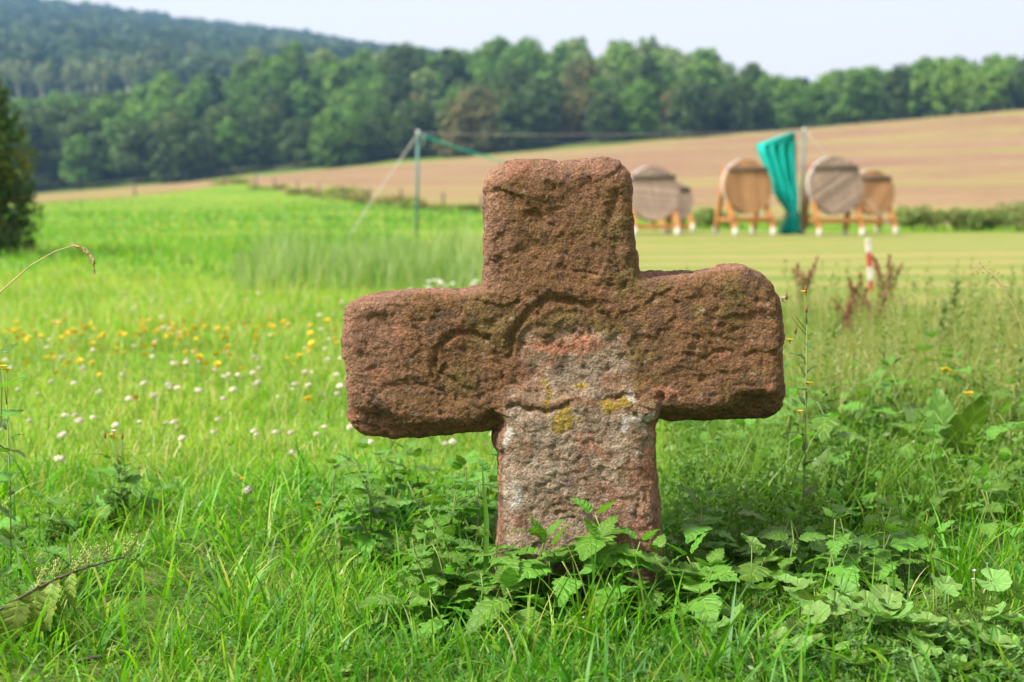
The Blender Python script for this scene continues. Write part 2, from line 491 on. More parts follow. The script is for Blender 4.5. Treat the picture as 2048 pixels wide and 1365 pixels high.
# ------------------------------------------------------------------ stone cross
def build_cross():
    PL = 3.53
    out = [(966,470),(965,420),(969,375),(982,346),(1005,329),(1040,320),(1090,322),(1125,325),(1165,319),(1205,316),(1235,325),(1253,342),
           (1261,375),(1263,420),(1268,465),(1273,495),(1276,515),(1281,548),(1295,551),(1340,549),(1400,545),(1450,538),(1490,535),(1520,545),
           (1540,565),(1553,595),(1558,630),(1561,670),(1560,720),(1560,760),(1563,790),(1562,808),(1552,825),(1530,837),(1490,842),(1440,843),
           (1390,843),(1340,840),(1318,838),(1309,852),(1311,880),(1313,930),(1317,990),(1321,1050),(1325,1100),(1332,1180),(1336,1330),
           (975,1330),(984,1180),(992,1100),(996,1050),(999,1000),(999,950),(996,905),(987,890),(985,872),(996,858),(960,868),(900,870),
           (840,874),(780,875),(730,872),(705,855),(698,835),(697,800),(694,740),(692,690),(692,650),(695,615),(712,602),(750,592),(800,586),
           (860,583),(920,584),(962,577),(967,560),(967,520)]
    P = np.array([at(x, y, PL)[[0, 2]] for x, y in out])
    h = 0.0034
    x0, x1 = P[:, 0].min() - .03, P[:, 0].max() + .03
    zb0, zb1 = -0.16, P[:, 1].max() + .03
    gx = np.arange(x0, x1, h); gz = np.arange(zb0, zb1, h)
    X2, Z2 = np.meshgrid(gx, gz, indexing='ij')
    q = np.stack([X2.ravel(), Z2.ravel()], 1)
    d2 = np.full(len(q), 1e9); sgn = np.ones(len(q))
    n = len(P)
    for i in range(n):
        a, b = P[i], P[(i + 1) % n]
        e = b - a; w = q - a
        t = np.clip((w @ e) / (e @ e), 0, 1)
        dd = w - e * t[:, None]
        d2 = np.minimum(d2, (dd ** 2).sum(1))
        c1 = q[:, 1] >= a[1]; c2 = q[:, 1] < b[1]; c3 = e[0] * w[:, 1] > e[1] * w[:, 0]
        fl = (c1 & c2 & c3) | (~c1 & ~c2 & ~c3)
        sgn = np.where(fl, -sgn, sgn)
    D = (sgn * np.sqrt(d2)).reshape(X2.shape)
    # front and back thickness and edge rounding vary over the face
    pxm = CX + X2 / 3.47 * F_PX
    def rowz(r): return at(1024, r, 3.47)[1 + 1]
    front = 0.128 + 0.006 * np.sin(X2 * 7 + 1) * np.cos(Z2 * 6)
    shaft = sstep(-D, 0.0, 0.05) * sstep(rowz(760) - Z2, 0.0, 0.05) * (sstep(X2, pxx(985, 3.47), pxx(1015, 3.47)) * (1 - sstep(X2, pxx(1305, 3.47), pxx(1325, 3.47))))
    front = front + 0.014 * shaft
    back = 0.118 + 0.006 * np.cos(X2 * 6)
    arm = (1 - sstep(X2, pxx(985, 3.47), pxx(1008, 3.47))) + sstep(X2, pxx(1305, 3.47), pxx(1325, 3.47))
    low = 1 - sstep(Z2, rowz(875), rowz(760))
    rad = 0.034 + 0.036 * arm * low + 0.014 * sstep(Z2, rowz(420), rowz(330))
    rad = np.where((1 - arm) * (Z2 < rowz(850)) > 0.5, 0.028, rad)
    gy = np.arange(-0.175, 0.155, h)
    f = np.empty((len(gx), len(gy), len(gz)), np.float32)
    for j, y in enumerate(gy):
        wd = (-y - front) if y < 0 else (y - back)
        qa = D + rad; qb = wd + rad
        f[:, j, :] = np.sqrt(np.maximum(qa, 0) ** 2 + np.maximum(qb, 0) ** 2) + np.minimum(np.maximum(qa, qb), 0) - rad
    GX, GY, GZ = gx[:, None, None], gy[None, :, None], gz[None, None, :]
    def cut(pxr, row, yy, r, sm=0.012):
        nonlocal f
        c = at(pxr, row, 3.47)
        e = np.sqrt(((GX - c[0]) / r[0]) ** 2 + ((GY - yy) / r[1]) ** 2 + ((GZ - c[2]) / r[2]) ** 2)
        s = ((1 - e) * min(r)).astype(np.float32)
        k = np.clip(0.5 + 0.5 * (f - (-s) * -1.0) / sm, 0, 1)
        f = np.maximum(f, s) + sm * 0.25 * (np.clip(1 - np.abs(f - s) / sm, 0, 1) ** 2)
    cut(1525, 818, -0.140, (0.062, 0.040, 0.034), .03)
    cut(1450, 846, -0.138, (0.110, 0.050, 0.026), .03)
    cut(735, 856, -0.142, (0.075, 0.034, 0.036), .03)
    cut(825, 866, -0.130, (0.075, 0.030, 0.020))
    cut(985, 852, -0.135, (0.030, 0.055, 0.032))
    cut(1340, 846, -0.145, (0.042, 0.052, 0.024))
    # red lump and mortar at the shaft's shoulder
    c = at(1292, 817, 3.47)
    e = np.sqrt(((GX - c[0]) / 0.032) ** 2 + ((GY + 0.128) / 0.034) ** 2 + ((GZ - c[2]) / 0.033) ** 2)
    f = np.minimum(f, ((e - 1) * 0.032).astype(np.float32))
    # surface nets
    ins = f < 0
    c8 = [ins[i:ins.shape[0] - 1 + i, j:ins.shape[1] - 1 + j, k:ins.shape[2] - 1 + k] for i in (0, 1) for j in (0, 1) for k in (0, 1)]
    tot = sum(c.astype(np.int8) for c in c8)
    act = (tot > 0) & (tot < 8)
    ci = np.argwhere(act)
    vid = -np.ones(act.shape, np.int64); vid[act] = np.arange(len(ci))
    acc = np.zeros((len(ci), 3)); cnt = np.zeros(len(ci))
    corners = np.array([(i, j, k) for i in (0, 1) for j in (0, 1) for k in (0, 1)])
    fv = [f[ci[:, 0] + c[0], ci[:, 1] + c[1], ci[:, 2] + c[2]] for c in corners]
    for a in range(8):
        for b in range(a + 1, 8):
            if np.abs(corners[a] - corners[b]).sum() != 1: continue
            m = (fv[a] < 0) != (fv[b] < 0)
            t = np.where(m, fv[a] / np.where(m, fv[a] - fv[b], 1), 0)
            p = corners[a] + (corners[b] - corners[a]) * t[:, None]
            acc += p * m[:, None]; cnt += m
    P3 = (ci + acc / cnt[:, None]) * h + np.array([gx[0], gy[0], gz[0]])
    faces = []
    for ax in range(3):
        s0 = [slice(None)] * 3; s1 = [slice(None)] * 3
        s0[ax] = slice(0, -1); s1[ax] = slice(1, None)
        ch = ins[tuple(s0)] != ins[tuple(s1)]
        e = np.argwhere(ch)
        o1, o2 = [(1, 2), (2, 0), (0, 1)][ax]
        ok = (e[:, o1] > 0) & (e[:, o2] > 0) & (e[:, o1] < ins.shape[o1] - 1) & (e[:, o2] < ins.shape[o2] - 1)
        e = e[ok]
        def cell(da, db):
            c = e.copy(); c[:, o1] -= da; c[:, o2] -= db
            return vid[c[:, 0], c[:, 1], c[:, 2]]
        qd = np.stack([cell(1, 1), cell(0, 1), cell(0, 0), cell(1, 0)], 1)
        flip = ~ins[tuple(e.T)]
        qd[flip] = qd[flip][:, ::-1]
        faces.append(qd)
    Fq = np.concatenate(faces)
    # normals from the field's gradient
    g = np.gradient(f, h)
    ii = np.clip(ci, 0, np.array(f.shape) - 1)
    N = np.stack([gg[ii[:, 0], ii[:, 1], ii[:, 2]] for gg in g], 1)
    N /= np.linalg.norm(N, axis=1)[:, None] + 1e-9
    X, Y, Z = P3.T
    # photograph-like face coordinates (pixels at the front face)
    d_ = 3.6 + Y
    U = CX + X / (d_ * math.cos(PITCH) + (CAM_H - Z) * math.sin(PITCH)) * F_PX
    Vr = CYP - (d_ * math.sin(PITCH) * 1.0 + (Z - CAM_H) * math.cos(PITCH)) / (d_ * math.cos(PITCH) - (Z - CAM_H) * math.sin(PITCH)) * F_PX
    fr = sstep(-N[:, 1], 0.2, 0.7)
    wx = 12 * fbm(P3 * 16 + 3, 4, .6); wz = 12 * fbm(P3 * 16 + 40, 4, .6)
    Uw, Vw = U + wx, Vr + wz
    def seg(pts, w):
        best = np.full(len(U), 1e9)
        for (ax_, ay_), (bx_, by_) in zip(pts[:-1], pts[1:]):
            ex, ey = bx_ - ax_, by_ - ay_
            t = np.clip(((Uw - ax_) * ex + (Vw - ay_) * ey) / (ex * ex + ey * ey), 0, 1)
            best = np.minimum(best, np.hypot(Uw - ax_ - ex * t, Vw - ay_ - ey * t))
        return np.exp(-(best / w) ** 2)
    shaftm = sstep(Vw, 800, 830) * fr * sstep(U, 1000, 1012)
    rough_m = 1.0
    disp = 0.0060 * fbm(P3 * 6, 3, .4) + 0.0022 * fbm(P3 * 24 + 9, 2) + 0.0017 * fbm(P3 * 55 + 5, 2) + 0.0016 * perlin(P3 * 120)
    pit = perlin(P3 * 34 + 71); disp -= 0.0045 * sstep(pit, 0.48, 0.75)
    pit2 = perlin(P3 * np.array([75, 75, 95]) + 21); disp -= 0.0022 * sstep(pit2, 0.40, 0.65)
    led = perlin(P3 * np.array([11, 11, 38]) + 12); disp -= 0.0022 * sstep(np.abs(led), 0.10, 0.0) * sstep(perlin(P3 * 8 + 50), 0.0, 0.4)
    # broken facets: each patch of the surface is tilted a little its own way
    rf = np.random.default_rng(19); K = 420
    sd = np.stack([rf.uniform(x0, x1, K), rf.choice([-.13, -.13, -.13, .12, 0.0], K), rf.uniform(-.1, zb1, K)], 1)
    tl = rf.normal(size=(K, 3)); tl[:, 1] *= .3; off = rf.normal(0, .0011, K); asp = np.array([.8, 1.0, 1.35])
    Pw = P3 + .012 * np.stack([fbm(P3 * 22 + 8, 2), fbm(P3 * 22 + 58, 2), fbm(P3 * 22 + 98, 2)], 1)
    bd = np.full(len(P3), 1e9); fv_ = np.zeros(len(P3))
    for i in range(K):
        dv = Pw - sd[i]; dd2 = ((dv * asp) ** 2).sum(1); mk = dd2 < bd
        bd[mk] = dd2[mk]; fv_[mk] = off[i] + dv[mk] @ tl[i] * 0.045
    disp += np.clip(fv_ * .72, -.0050, .0030)
    # carved ring on the arm
    r1 = np.hypot((Uw - 934) / 1.0, (Vw - 733) / 0.98); an = np.arctan2(733 - Vw, Uw - 934)
    disp += fr * (-0.0085 * np.exp(-((r1 - 70) / 6.5) ** 2) * (0.34 + 0.66 * sstep(np.sin(an - .1), -0.2, 0.8)) - 0.0025 * (r1 < 70))
    # carved arch in the middle
    r2 = np.hypot(Uw - 1130, (Vw - 712) / 1.0); an2 = np.arctan2(712 - Vw, Uw - 1130)
    am = sstep(np.sin(an2), -0.25, 0.2)
    disp += fr * am * (-0.0100 * np.exp(-((r2 - 112) / 8.5) ** 2) * (.65 + .35 * sstep(-np.cos(an2), -.6, .4)) + 0.004 * np.exp(-((r2 - 136) / 12) ** 2) - 0.004 * np.exp(-((r2 - 84) / 9) ** 2))
    disp += fr * -0.005 * seg([(985, 655), (1020, 622), (1062, 588)], 8)
    # crust broken away below the arch
    Uq, Vq = Uw + 26 * fbm(P3 * 9 + 300, 3, .6), Vw + 16 * fbm(P3 * 11 + 340, 3, .6)
    inner = sstep(Vq, 658, 676) * sstep(1246 - Uq - .10 * (Vq - 670), -30, 26) * sstep(Uq + .22 * (Vq - 670), 1030, 1078) * (1 - sstep(Vw, 788, 806))
    disp -= fr * 0.0065 * inner
    disp += fr * -0.0045 * seg([(1395, 716), (1432, 704), (1470, 714), (1512, 712)], 5)
    disp += fr * -0.0060 * seg([(1448, 655), (1470, 658)], 6)
    disp += fr * -0.008 * seg([(1055, 428), (1085, 440)], 8)
    disp += fr * -0.006 * seg([(1228, 392), (1218, 440), (1226, 500), (1240, 540)], 11)
    disp += fr * -0.006 * seg([(1010, 470), (1000, 500)], 8)
    disp += fr * -0.010 * seg([(1010, 819), (1045, 815), (1090, 819)], 5)
    disp += fr * -0.006 * seg([(1090, 819), (1150, 806), (1240, 792)], 5)
    disp += fr * -0.0035 * seg([(1110, 926), (1140, 932), (1165, 918)], 6)
    disp += fr * -0.003 * seg([(1150, 880), (1210, 882)], 5)
    disp += fr * -0.003 * seg([(1105, 1012), (1180, 1008)], 5)
    disp += fr * -0.010 * seg([(1240, 792), (1300, 790), (1318, 800)], 5)
    disp += fr * -0.004 * seg([(1210, 940), (1225, 945)], 9)
    disp += fr * -0.005 * seg([(1280, 1010), (1292, 1050)], 8)
    disp += fr * -0.006 * seg([(835, 660), (880, 745), (960, 795)], 5)
    disp += fr * -0.005 * seg([(840, 766), (905, 795)], 5)
    disp -= fr * 0.010 * np.exp(-((Uw - 785) / 40) ** 2 - ((Vw - 640) / 30) ** 2)
    disp -= fr * 0.004 * np.exp(-((Uw - 1130) / 70) ** 2 - ((Vw - 470) / 60) ** 2)
    P4 = P3 + N * disp[:, None]
    P4[:, 1] += 3.6
    # colour of the stone itself: pink sandstone, brown algal crust, grey and yellow lichen
    nA = fbm(P3 * 8 + 31, 4); nB = fbm(P3 * 30 + 7, 3); nC = fbm(P3 * 90 + 2, 2)
    C = np.array([0.275, 0.158, 0.108]) * (1 + 0.22 * nA + 0.16 * nB)[:, None]
    red = np.array([0.315, 0.150, 0.102])
    C = C + (red - C) * sstep(fbm(P3 * 13 + 90, 3), 0.15, 0.6)[:, None] * 0.7
    crust = fr * (1 - inner)
    crust = crust * (1 - shaftm * (U < 1325))
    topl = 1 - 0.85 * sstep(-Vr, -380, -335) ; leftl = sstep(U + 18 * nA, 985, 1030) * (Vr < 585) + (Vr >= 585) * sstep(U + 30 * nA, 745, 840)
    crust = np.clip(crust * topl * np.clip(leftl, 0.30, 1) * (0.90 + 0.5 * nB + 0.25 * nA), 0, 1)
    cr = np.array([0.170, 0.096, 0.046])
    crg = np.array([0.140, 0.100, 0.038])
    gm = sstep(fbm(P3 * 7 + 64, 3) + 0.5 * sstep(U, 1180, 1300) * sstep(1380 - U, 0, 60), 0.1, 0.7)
    crc = cr + (crg - cr) * gm[:, None]
    crc = crc * (1 + 0.30 * nB + 0.22 * nC)[:, None]
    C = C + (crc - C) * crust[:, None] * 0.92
    pale = np.clip(shaftm * (U < 1325) + inner * fr, 0, 1)
    grey = pale * sstep(fbm(P3 * 12 + 15, 4, .7) + 0.62 * (1 - sstep(U, 1120, 1300)) - 0.25 * sstep(U, 1240, 1290) - .35 * (1 - sstep(Vr, 690, 730)) + .02, -0.45, 0.55)
    C = C + (np.array([0.315, 0.250, 0.190]) * (1 + 0.26 * nB + 0.2 * nC)[:, None] - C) * grey[:, None] * 0.85
    wht = pale * sstep(fbm(P3 * 40 + 77, 3, .7), 0.30, 0.75)
    C = C + (np.array([0.42, 0.40, 0.35]) - C) * wht[:, None] * 0.25
    brn = pale * sstep(fbm(P3 * 15 + 120, 3), 0.2, 0.6)
    C = C + (np.array([0.20, 0.135, 0.075]) - C) * brn[:, None] * 0.6
    def blob(u, v, a, b): return np.exp(-((Uw - u) / a) ** 2 - ((Vw - v) / b) ** 2)
    yl = np.clip(blob(1125, 840, 24, 34) + blob(1225, 805, 26, 22) + 0.9 * blob(1165, 772, 16, 8) + blob(1094, 795, 10, 26) + 0.6 * blob(1170, 845, 40, 14) + blob(1256, 800, 8, 12), 0, 1)
    yl = fr * sstep(yl + 0.35 * nB, 0.35, 0.8)
    C = C + (np.array([0.30, 0.215, 0.030]) - C) * yl[:, None] * 0.85
    mort = fr * sstep(np.clip(seg([(1255, 785), (1268, 800)], 7) + seg([(1245, 856), (1268, 838), (1300, 832)], 8) + blob(1012, 870, 14, 28) + 0.8 * blob(1030, 990, 22, 50), 0, 1) + 0.25 * nB, 0.4, 0.75)
    C = C + (np.array([0.47, 0.45, 0.41]) - C) * mort[:, None] * 0.85
    # black-brown crust on chips beneath the arms, plus underside shade painted into the colour
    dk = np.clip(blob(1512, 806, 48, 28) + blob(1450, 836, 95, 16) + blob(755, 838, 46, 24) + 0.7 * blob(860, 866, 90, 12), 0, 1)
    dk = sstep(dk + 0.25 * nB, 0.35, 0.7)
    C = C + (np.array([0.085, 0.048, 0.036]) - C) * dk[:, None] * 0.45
    sal = np.clip(blob(1330, 788, 28, 18) + blob(1535, 770, 20, 16) + blob(706, 830, 9, 24) + 1.0 * blob(1140, 690, 90, 20) + 0.8 * blob(1300, 930, 20, 50), 0, 1)
    sal = fr * sstep(sal + 0.3 * nB, 0.35, 0.8)
    C = C + (np.array([0.45, 0.20, 0.130]) - C) * sal[:, None] * 0.75
    spk = sstep(perlin(P3 * 55 + 9), 0.62, 0.72) * (N[:, 2] > -0.3)
    C = C + (np.array([0.46, 0.46, 0.40]) - C) * spk[:, None] * 0.35
    blk = sstep(fbm(P3 * 20 + 200, 3), 0.45, 0.75)
    C = C + (np.array([0.06, 0.05, 0.045]) - C) * blk[:, None] * 0.5
    C = np.clip(C * 0.80, 0.012, 0.7)
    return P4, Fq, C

m, n, l = new_mat('weathered_sandstone')
o_ = n.new('ShaderNodeOutputMaterial'); p_ = n.new('ShaderNodeBsdfPrincipled')
vc = n.new('ShaderNodeVertexColor'); vc.layer_name = 'Col'
tc = n.new('ShaderNodeTexCoord')
f1 = noise(n, l, tc.outputs['Object'], 190, 6, 0.75)
f2 = noise(n, l, tc.outputs['Object'], 70, 5, 0.65)
vo = n.new('ShaderNodeTexVoronoi'); vo.inputs['Scale'].default_value = 170; l.new(tc.outputs['Object'], vo.inputs['Vector'])
k1 = ramp(n, l, f1, [(0.32, (0.34, 0.33, 0.32)), (0.50, (1, 1, 1)), (0.70, (1.55, 1.5, 1.45))])
c1 = mixc(n, l, 1.0, vc.outputs[0], k1, 'MULTIPLY')
k2 = ramp(n, l, f2, [(0.32, (0.72, 0.70, 0.68)), (0.6, (1.12, 1.1, 1.08))])
c1 = mixc(n, l, 1.0, c1, k2, 'MULTIPLY')
l.new(c1, p_.inputs['Base Color'])
p_.inputs['Roughness'].default_value = 0.95
p_.inputs['Specular IOR Level'].default_value = 0.12
hh = math_n(n, l, 'ADD', math_n(n, l, 'MULTIPLY', f1, 0.7), math_n(n, l, 'MULTIPLY_ADD', vo.outputs[0], 0.35, f2))
bp = n.new('ShaderNodeBump'); bp.inputs['Strength'].default_value = 0.85; bp.inputs['Distance'].default_value = 0.010
l.new(hh, bp.inputs['Height']); l.new(bp.outputs[0], p_.inputs['Normal']); l.new(p_.outputs[0], o_.inputs[0])
M['stone'] = m
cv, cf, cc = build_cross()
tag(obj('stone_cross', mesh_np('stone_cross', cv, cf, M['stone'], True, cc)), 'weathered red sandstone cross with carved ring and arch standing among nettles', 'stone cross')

# ------------------------------------------------------------------ trees and shrubs
def leaf_cloud(seed, lobes, nleaf, size, cols, flat=0.0, inner=0.25):
    """leaf clumps spread over and through a set of lobes (cx,cy,cz,rx,ry,rz)"""
    r = np.random.default_rng(seed)
    L = np.array(lobes, float)
    w = (L[:, 3] * L[:, 4] * L[:, 5]) ** 0.667
    k = r.choice(len(L), nleaf, p=w / w.sum())
    d = r.normal(size=(nleaf, 3)); d /= np.linalg.norm(d, axis=1)[:, None]
    rr = np.where(r.random(nleaf) < inner, r.uniform(0.35, 0.85, nleaf), r.normal(0.98, 0.09, nleaf))
    c = L[k, :3] + d * L[k, 3:] * rr[:, None]
    nrm = d / L[k, 3:]; nrm /= np.linalg.norm(nrm, axis=1)[:, None]
    nrm = nrm + r.normal(size=(nleaf, 3)) * 0.55 + np.array([0, 0, 0.25]); nrm /= np.linalg.norm(nrm, axis=1)[:, None]
    t = np.cross(nrm, r.normal(size=(nleaf, 3))); t /= np.linalg.norm(t, axis=1)[:, None]
    b = np.cross(nrm, t)
    s = (size * r.uniform(0.55, 1.35, nleaf))[:, None]
    bend = nrm * s * 0.3
    q = np.stack([c - t * s, c - b * s * 0.6 + bend, c + t * s, c + b * s * 0.6 + bend], 1).reshape(-1, 3)
    Fc = np.arange(nleaf * 4).reshape(-1, 4)
    Fc = np.concatenate([Fc[:, [0, 1, 2]], Fc[:, [0, 2, 3]]])
    cols = np.array(cols)
    lobe_c = cols[r.integers(0, len(cols), len(L))][k]
    leaf_c = cols[r.integers(0, len(cols), nleaf)]
    cl = 1.7 * (0.65 * lobe_c + 0.35 * leaf_c) * r.uniform(0.8, 1.2, nleaf)[:, None]
    return q, Fc, np.repeat(cl, 4, 0)

M['tree'] = leaf_mat('tree_foliage', trans=0.30, rough=0.6, spec=0.15, tcol=(1.2, 1.3, 0.6))

def make_lobes(seed, h, w, n, base=0.22, cone=0.0):
    r = random.Random(seed)
    L = [(0, 0, h * 0.58, w * 0.30, w * 0.30, h * 0.28)]
    for i in range(n):
        t = (i + 0.5) / n
        z = h * (base + (0.94 - base) * t)
        prof = math.sin(math.pi * min(1, 0.18 + 0.80 * t)) ** 0.6 if not cone else (1 - t) ** 0.8 + 0.12
        an = i * 2.4 + r.uniform(-0.4, 0.4)
        rad = w * 0.5 * prof * r.uniform(0.45, 0.72)
        s = w * r.uniform(0.12, 0.27) * (0.55 + 0.45 * prof)
        L.append((math.cos(an) * rad, math.sin(an) * rad, z - s * 0.3, s, s, s * r.uniform(0.65, 0.95)))
    return L

def trunk_mesh(name, h, r0, mat, seed=0, limbs=5):
    rr = random.Random(seed)
    mb = MB()
    pts = [(rr.uniform(-.03, .03) * h * t, rr.uniform(-.03, .03) * h * t, h * t * 0.8 - 0.4 * (t == 0)) for t in (0, .25, .5, .75, 1)]
    mb.tube(pts, [r0, r0 * .8, r0 * .62, r0 * .4, r0 * .15], 7)
    for i in range(limbs):
        t = rr.uniform(0.35, 0.75); p = Vector(pts[2]).lerp(Vector(pts[3]), (t - .35) / .4)
        an = rr.uniform(0, 6.28); L = h * rr.uniform(.2, .32)
        q = p + Vector((math.cos(an) * L * .7, math.sin(an) * L * .7, L * .7))
        mb.tube([p, p.lerp(q, .5) + Vector((0, 0, -.04 * L)), q], [r0 * .35, r0 * .22, r0 * .06], 5)
    return mb.mesh(name, mat)

TREE_KINDS = [
    ('dark green round-crowned tree in the wood beyond the field', [(0.036, 0.062, 0.020), (0.048, 0.078, 0.022), (0.028, 0.050, 0.020)], 15.5, 12.5, 0),
    ('olive brown-tinged tree in the wood beyond the field', [(0.078, 0.082, 0.026), (0.055, 0.072, 0.026), (0.105, 0.085, 0.034)], 14.5, 12.0, 0),
    ('mid green bushy tree in the wood beyond the field', [(0.056, 0.118, 0.022), (0.074, 0.135, 0.026), (0.042, 0.088, 0.022)], 14.5, 12.0, 0),
    ('bright yellow-green tree in the wood beyond the field', [(0.110, 0.180, 0.030), (0.090, 0.160, 0.028), (0.075, 0.140, 0.030)], 14.5, 10.5, 0),
    ('pale grey-green feathery tree in the wood beyond the field', [(0.105, 0.150, 0.058), (0.085, 0.135, 0.050), (0.120, 0.160, 0.062)], 16.0, 10.0, 0),
    ('dark pointed conifer in the wood beyond the field', [(0.024, 0.052, 0.026), (0.032, 0.062, 0.028)], 16.5, 8.0, 1),
]
protos = []
for ki, (lab, cols, h, w, cone) in enumerate(TREE_KINDS):
    vs = []
    for v in range(4):
        q, Fc, cl = leaf_cloud(100 + ki * 7 + v, make_lobes(30 + ki * 5 + v, h, w * (1, .8, 1.1, .7)[v], (22, 16, 26, 14)[v] if not cone else 18, (0.12, .2, .08, .25)[v], cone), 2300, (0.55, .5, .62, .5)[v], cols, inner=.35)
        vs.append((mesh_np('crown', q, Fc, M['tree'], False, cl), trunk_mesh('trunk', h, 0.30, M['bark'], ki * 3 + v)))
    protos.append(vs)

TIERS = ['at the edge of the brown field', 'standing inside the wood', 'high on the crest of the wooded slope']
def put_tree(kind, x, y, s, rz, rnd, tier=0):
    me_c, me_t = protos[kind][rnd.randrange(4)]
    t = empty('tree', (x, y, z1(x, y) - 0.2), rz)
    t.scale = (s * rnd.uniform(.85, 1.25), s * rnd.uniform(.85, 1.25), s * rnd.uniform(.82, 1.12))
    tag(t, TREE_KINDS[kind][0].replace('in the wood beyond the field', TIERS[tier]), 'tree', 'trees of the wood beyond the field')
    obj('crown', me_c, t); obj('trunk', me_t, t)

rnd = random.Random(5)
rows = [291, 299, 308, 319, 331, 344, 357, 370, 383, 396]
cnt_t = 0
for ri, y in enumerate(rows):
    sp = 8.6 if ri < 2 else 12.2 if ri < 7 else 9.6
    x = -0.352 * y + rnd.uniform(0, 6)
    while x < 0.352 * y:
        xx = x + rnd.uniform(-2, 2); yy = y + rnd.uniform(-3, 3)
        p = xx / yy * F_PX + CX
        t = rnd.random()
        if p > 1560:
            k = (3 if t < .5 else 2 if t < .85 else 0) if 1700 < p < 2000 or ri > 3 else (0 if t < .6 else 2)
        elif ri <= 1:
            k = 0 if t < .50 else 1 if t < .74 else 2
            if 560 < p < 760 and t > .6: k = 2
        elif ri <= 3:
            k = 1 if t < .38 else 0 if t < .72 else 2
        elif p > 1130 and p < 1460:
            k = 4 if t < .6 else 3 if t < .8 else 2
        else:
            k = 2 if t < .52 else 3 if t < .70 else 0 if t < .88 else 4 if t < .94 else 5
        s = rnd.uniform(.84, 1.10) * float(np.interp(p, [250, 600, 1400, 1560, 2048], [1.0, .80, .80, .72, .76] if ri < 3 else [1.0, .9, .9, .74, .80] if ri < 6 else [1.0, 1.0, 1.0, .86, .92]))
        put_tree(k, xx, yy, s, rnd.uniform(0, 6.28), rnd, 0 if ri < 2 else 1 if ri < 7 else 2)
        cnt_t += 1
        x += sp * rnd.uniform(.85, 1.2)
print('trees', cnt_t)

# slender pale-trunked birches on the slope behind the wood
bq, bF, bc = leaf_cloud(501, make_lobes(77, 17, 5.5, 12, 0.45), 380, 0.55, [(0.10, 0.13, 0.055), (0.13, 0.15, 0.07)])
birch_c = mesh_np('crown', bq, bF, M['tree'], False, bc)
birch_t = trunk_mesh('trunk', 20, 0.32, M['birch_bark'], 4, 3)
for px_, y in [(18, 560), (36, 575), (52, 566), (74, 590), (98, 560), (112, 572), (150, 562), (158, 590), (190, 575), (205, 560), (222, 566), (240, 580), (268, 560), (292, 575)]:
    x = pxx(px_, y); t = empty('birch_tree', (x, y, z1(x, y) - .3), rnd.uniform(0, 6))
    s = rnd.uniform(.75, 1.05); t.scale = (s, s, s)
    tag(t, 'slender pale-trunked birch on the slope below the far blue hill', 'birch tree', 'birches below the far hill')
    obj('crown', birch_c, t); obj('trunk', birch_t, t)

# the far wooded hill reads as one mass
r = np.random.default_rng(8)
NV, NQ = 4600, 46
ya = np.sqrt(r.uniform(560 ** 2, 1530 ** 2, NV)); aa = r.uniform(-0.42, 0.10, NV)
xa = aa * ya; za = zt(xa, ya)
hh_ = r.uniform(9, 17, NV); ww_ = hh_ * r.uniform(0.30, 0.48, NV)
d = r.normal(size=(NV, NQ, 3)); d /= np.linalg.norm(d, axis=2)[..., None]; d[..., 2] = np.abs(d[..., 2]) * 1.0 - 0.25
cen = np.stack([xa, ya, za + hh_ * 0.45], 1)[:, None, :] + d * np.stack([ww_, ww_, hh_ * 0.55], 1)[:, None, :] * r.uniform(.75, 1.1, (NV, NQ, 1))
nr = d + r.normal(size=d.shape) * 0.45; nr /= np.linalg.norm(nr, axis=2)[..., None]
tt = np.cross(nr, r.normal(size=d.shape)); tt /= np.linalg.norm(tt, axis=2)[..., None]; bb = np.cross(nr, tt)
sz = (ww_ * 0.40)[:, None, None] * r.uniform(.6, 1.3, (NV, NQ, 1))
Q = np.stack([cen - tt * sz, cen - bb * sz, cen + tt * sz, cen + bb * sz], 2).reshape(-1, 3)
fc = np.array([(0.045, 0.085, 0.032), (0.062, 0.105, 0.036), (0.082, 0.115, 0.042), (0.034, 0.066, 0.030)])[r.integers(0, 4, NV)]
fc = 0.95 * fc * r.uniform(.8, 1.2, NV)[:, None]
tag(obj('forest', mesh_np('forest', Q, np.arange(len(Q)).reshape(-1, 4), M['tree'], False, np.repeat(fc, NQ * 4, 0))), 'distant forest covering the far blue hazy hill', 'forest', kind='stuff')

# young conifer beside the meadow
def shrub(name, label, cat, loc, lobes, nleaf, size, cols, seed, stem_h=0.5, stem_r=0.03, group=None):
    t = empty(name, loc)
    tag(t, label, cat, group)
    q, Fc, cl = leaf_cloud(seed, lobes, nleaf, size, cols, inner=0.4)
    obj('crown', mesh_np('crown', q, Fc, M['tree'], False, cl), t)
    mb = MB(); rr = random.Random(seed)
    mb.tube([(0, 0, -.1), (0.02, 0, stem_h * .5), (0, .02, stem_h)], [stem_r, stem_r * .8, stem_r * .4], 6)
    for i in range(5):
        an = rr.uniform(0, 6.28); L = stem_h * .6
        mb.tube([(0, 0, stem_h * .3), (math.cos(an) * L * .5, math.sin(an) * L * .5, stem_h * .6), (math.cos(an) * L, math.sin(an) * L, stem_h * .85)], [stem_r * .5, stem_r * .35, stem_r * .1], 5)
    mb.build('trunk', M['bark'], t)
    return t
TY = 22.0
tx = pxx(-96, TY)
lob = make_lobes(9, 3.3, 2.5, 34, 0.02, 0)
lob += [(0.80, -0.1, 1.25, .42, .42, .3), (0.95, 0, 0.55, .38, .4, .3), (1.0, -.2, 0.28, .34, .36, .24), (0.7, -.3, 0.2, .5, .4, .24), (0.3, -.4, 0.2, .5, .4, .24), (0.86, 0.1, 0.9, .36, .4, .26), (0.62, 0, 1.75, .4, .4, .35), (0.5, 0, 2.2, .35, .35, .35), (0.35, 0, 2.6, .3, .3, .3)]
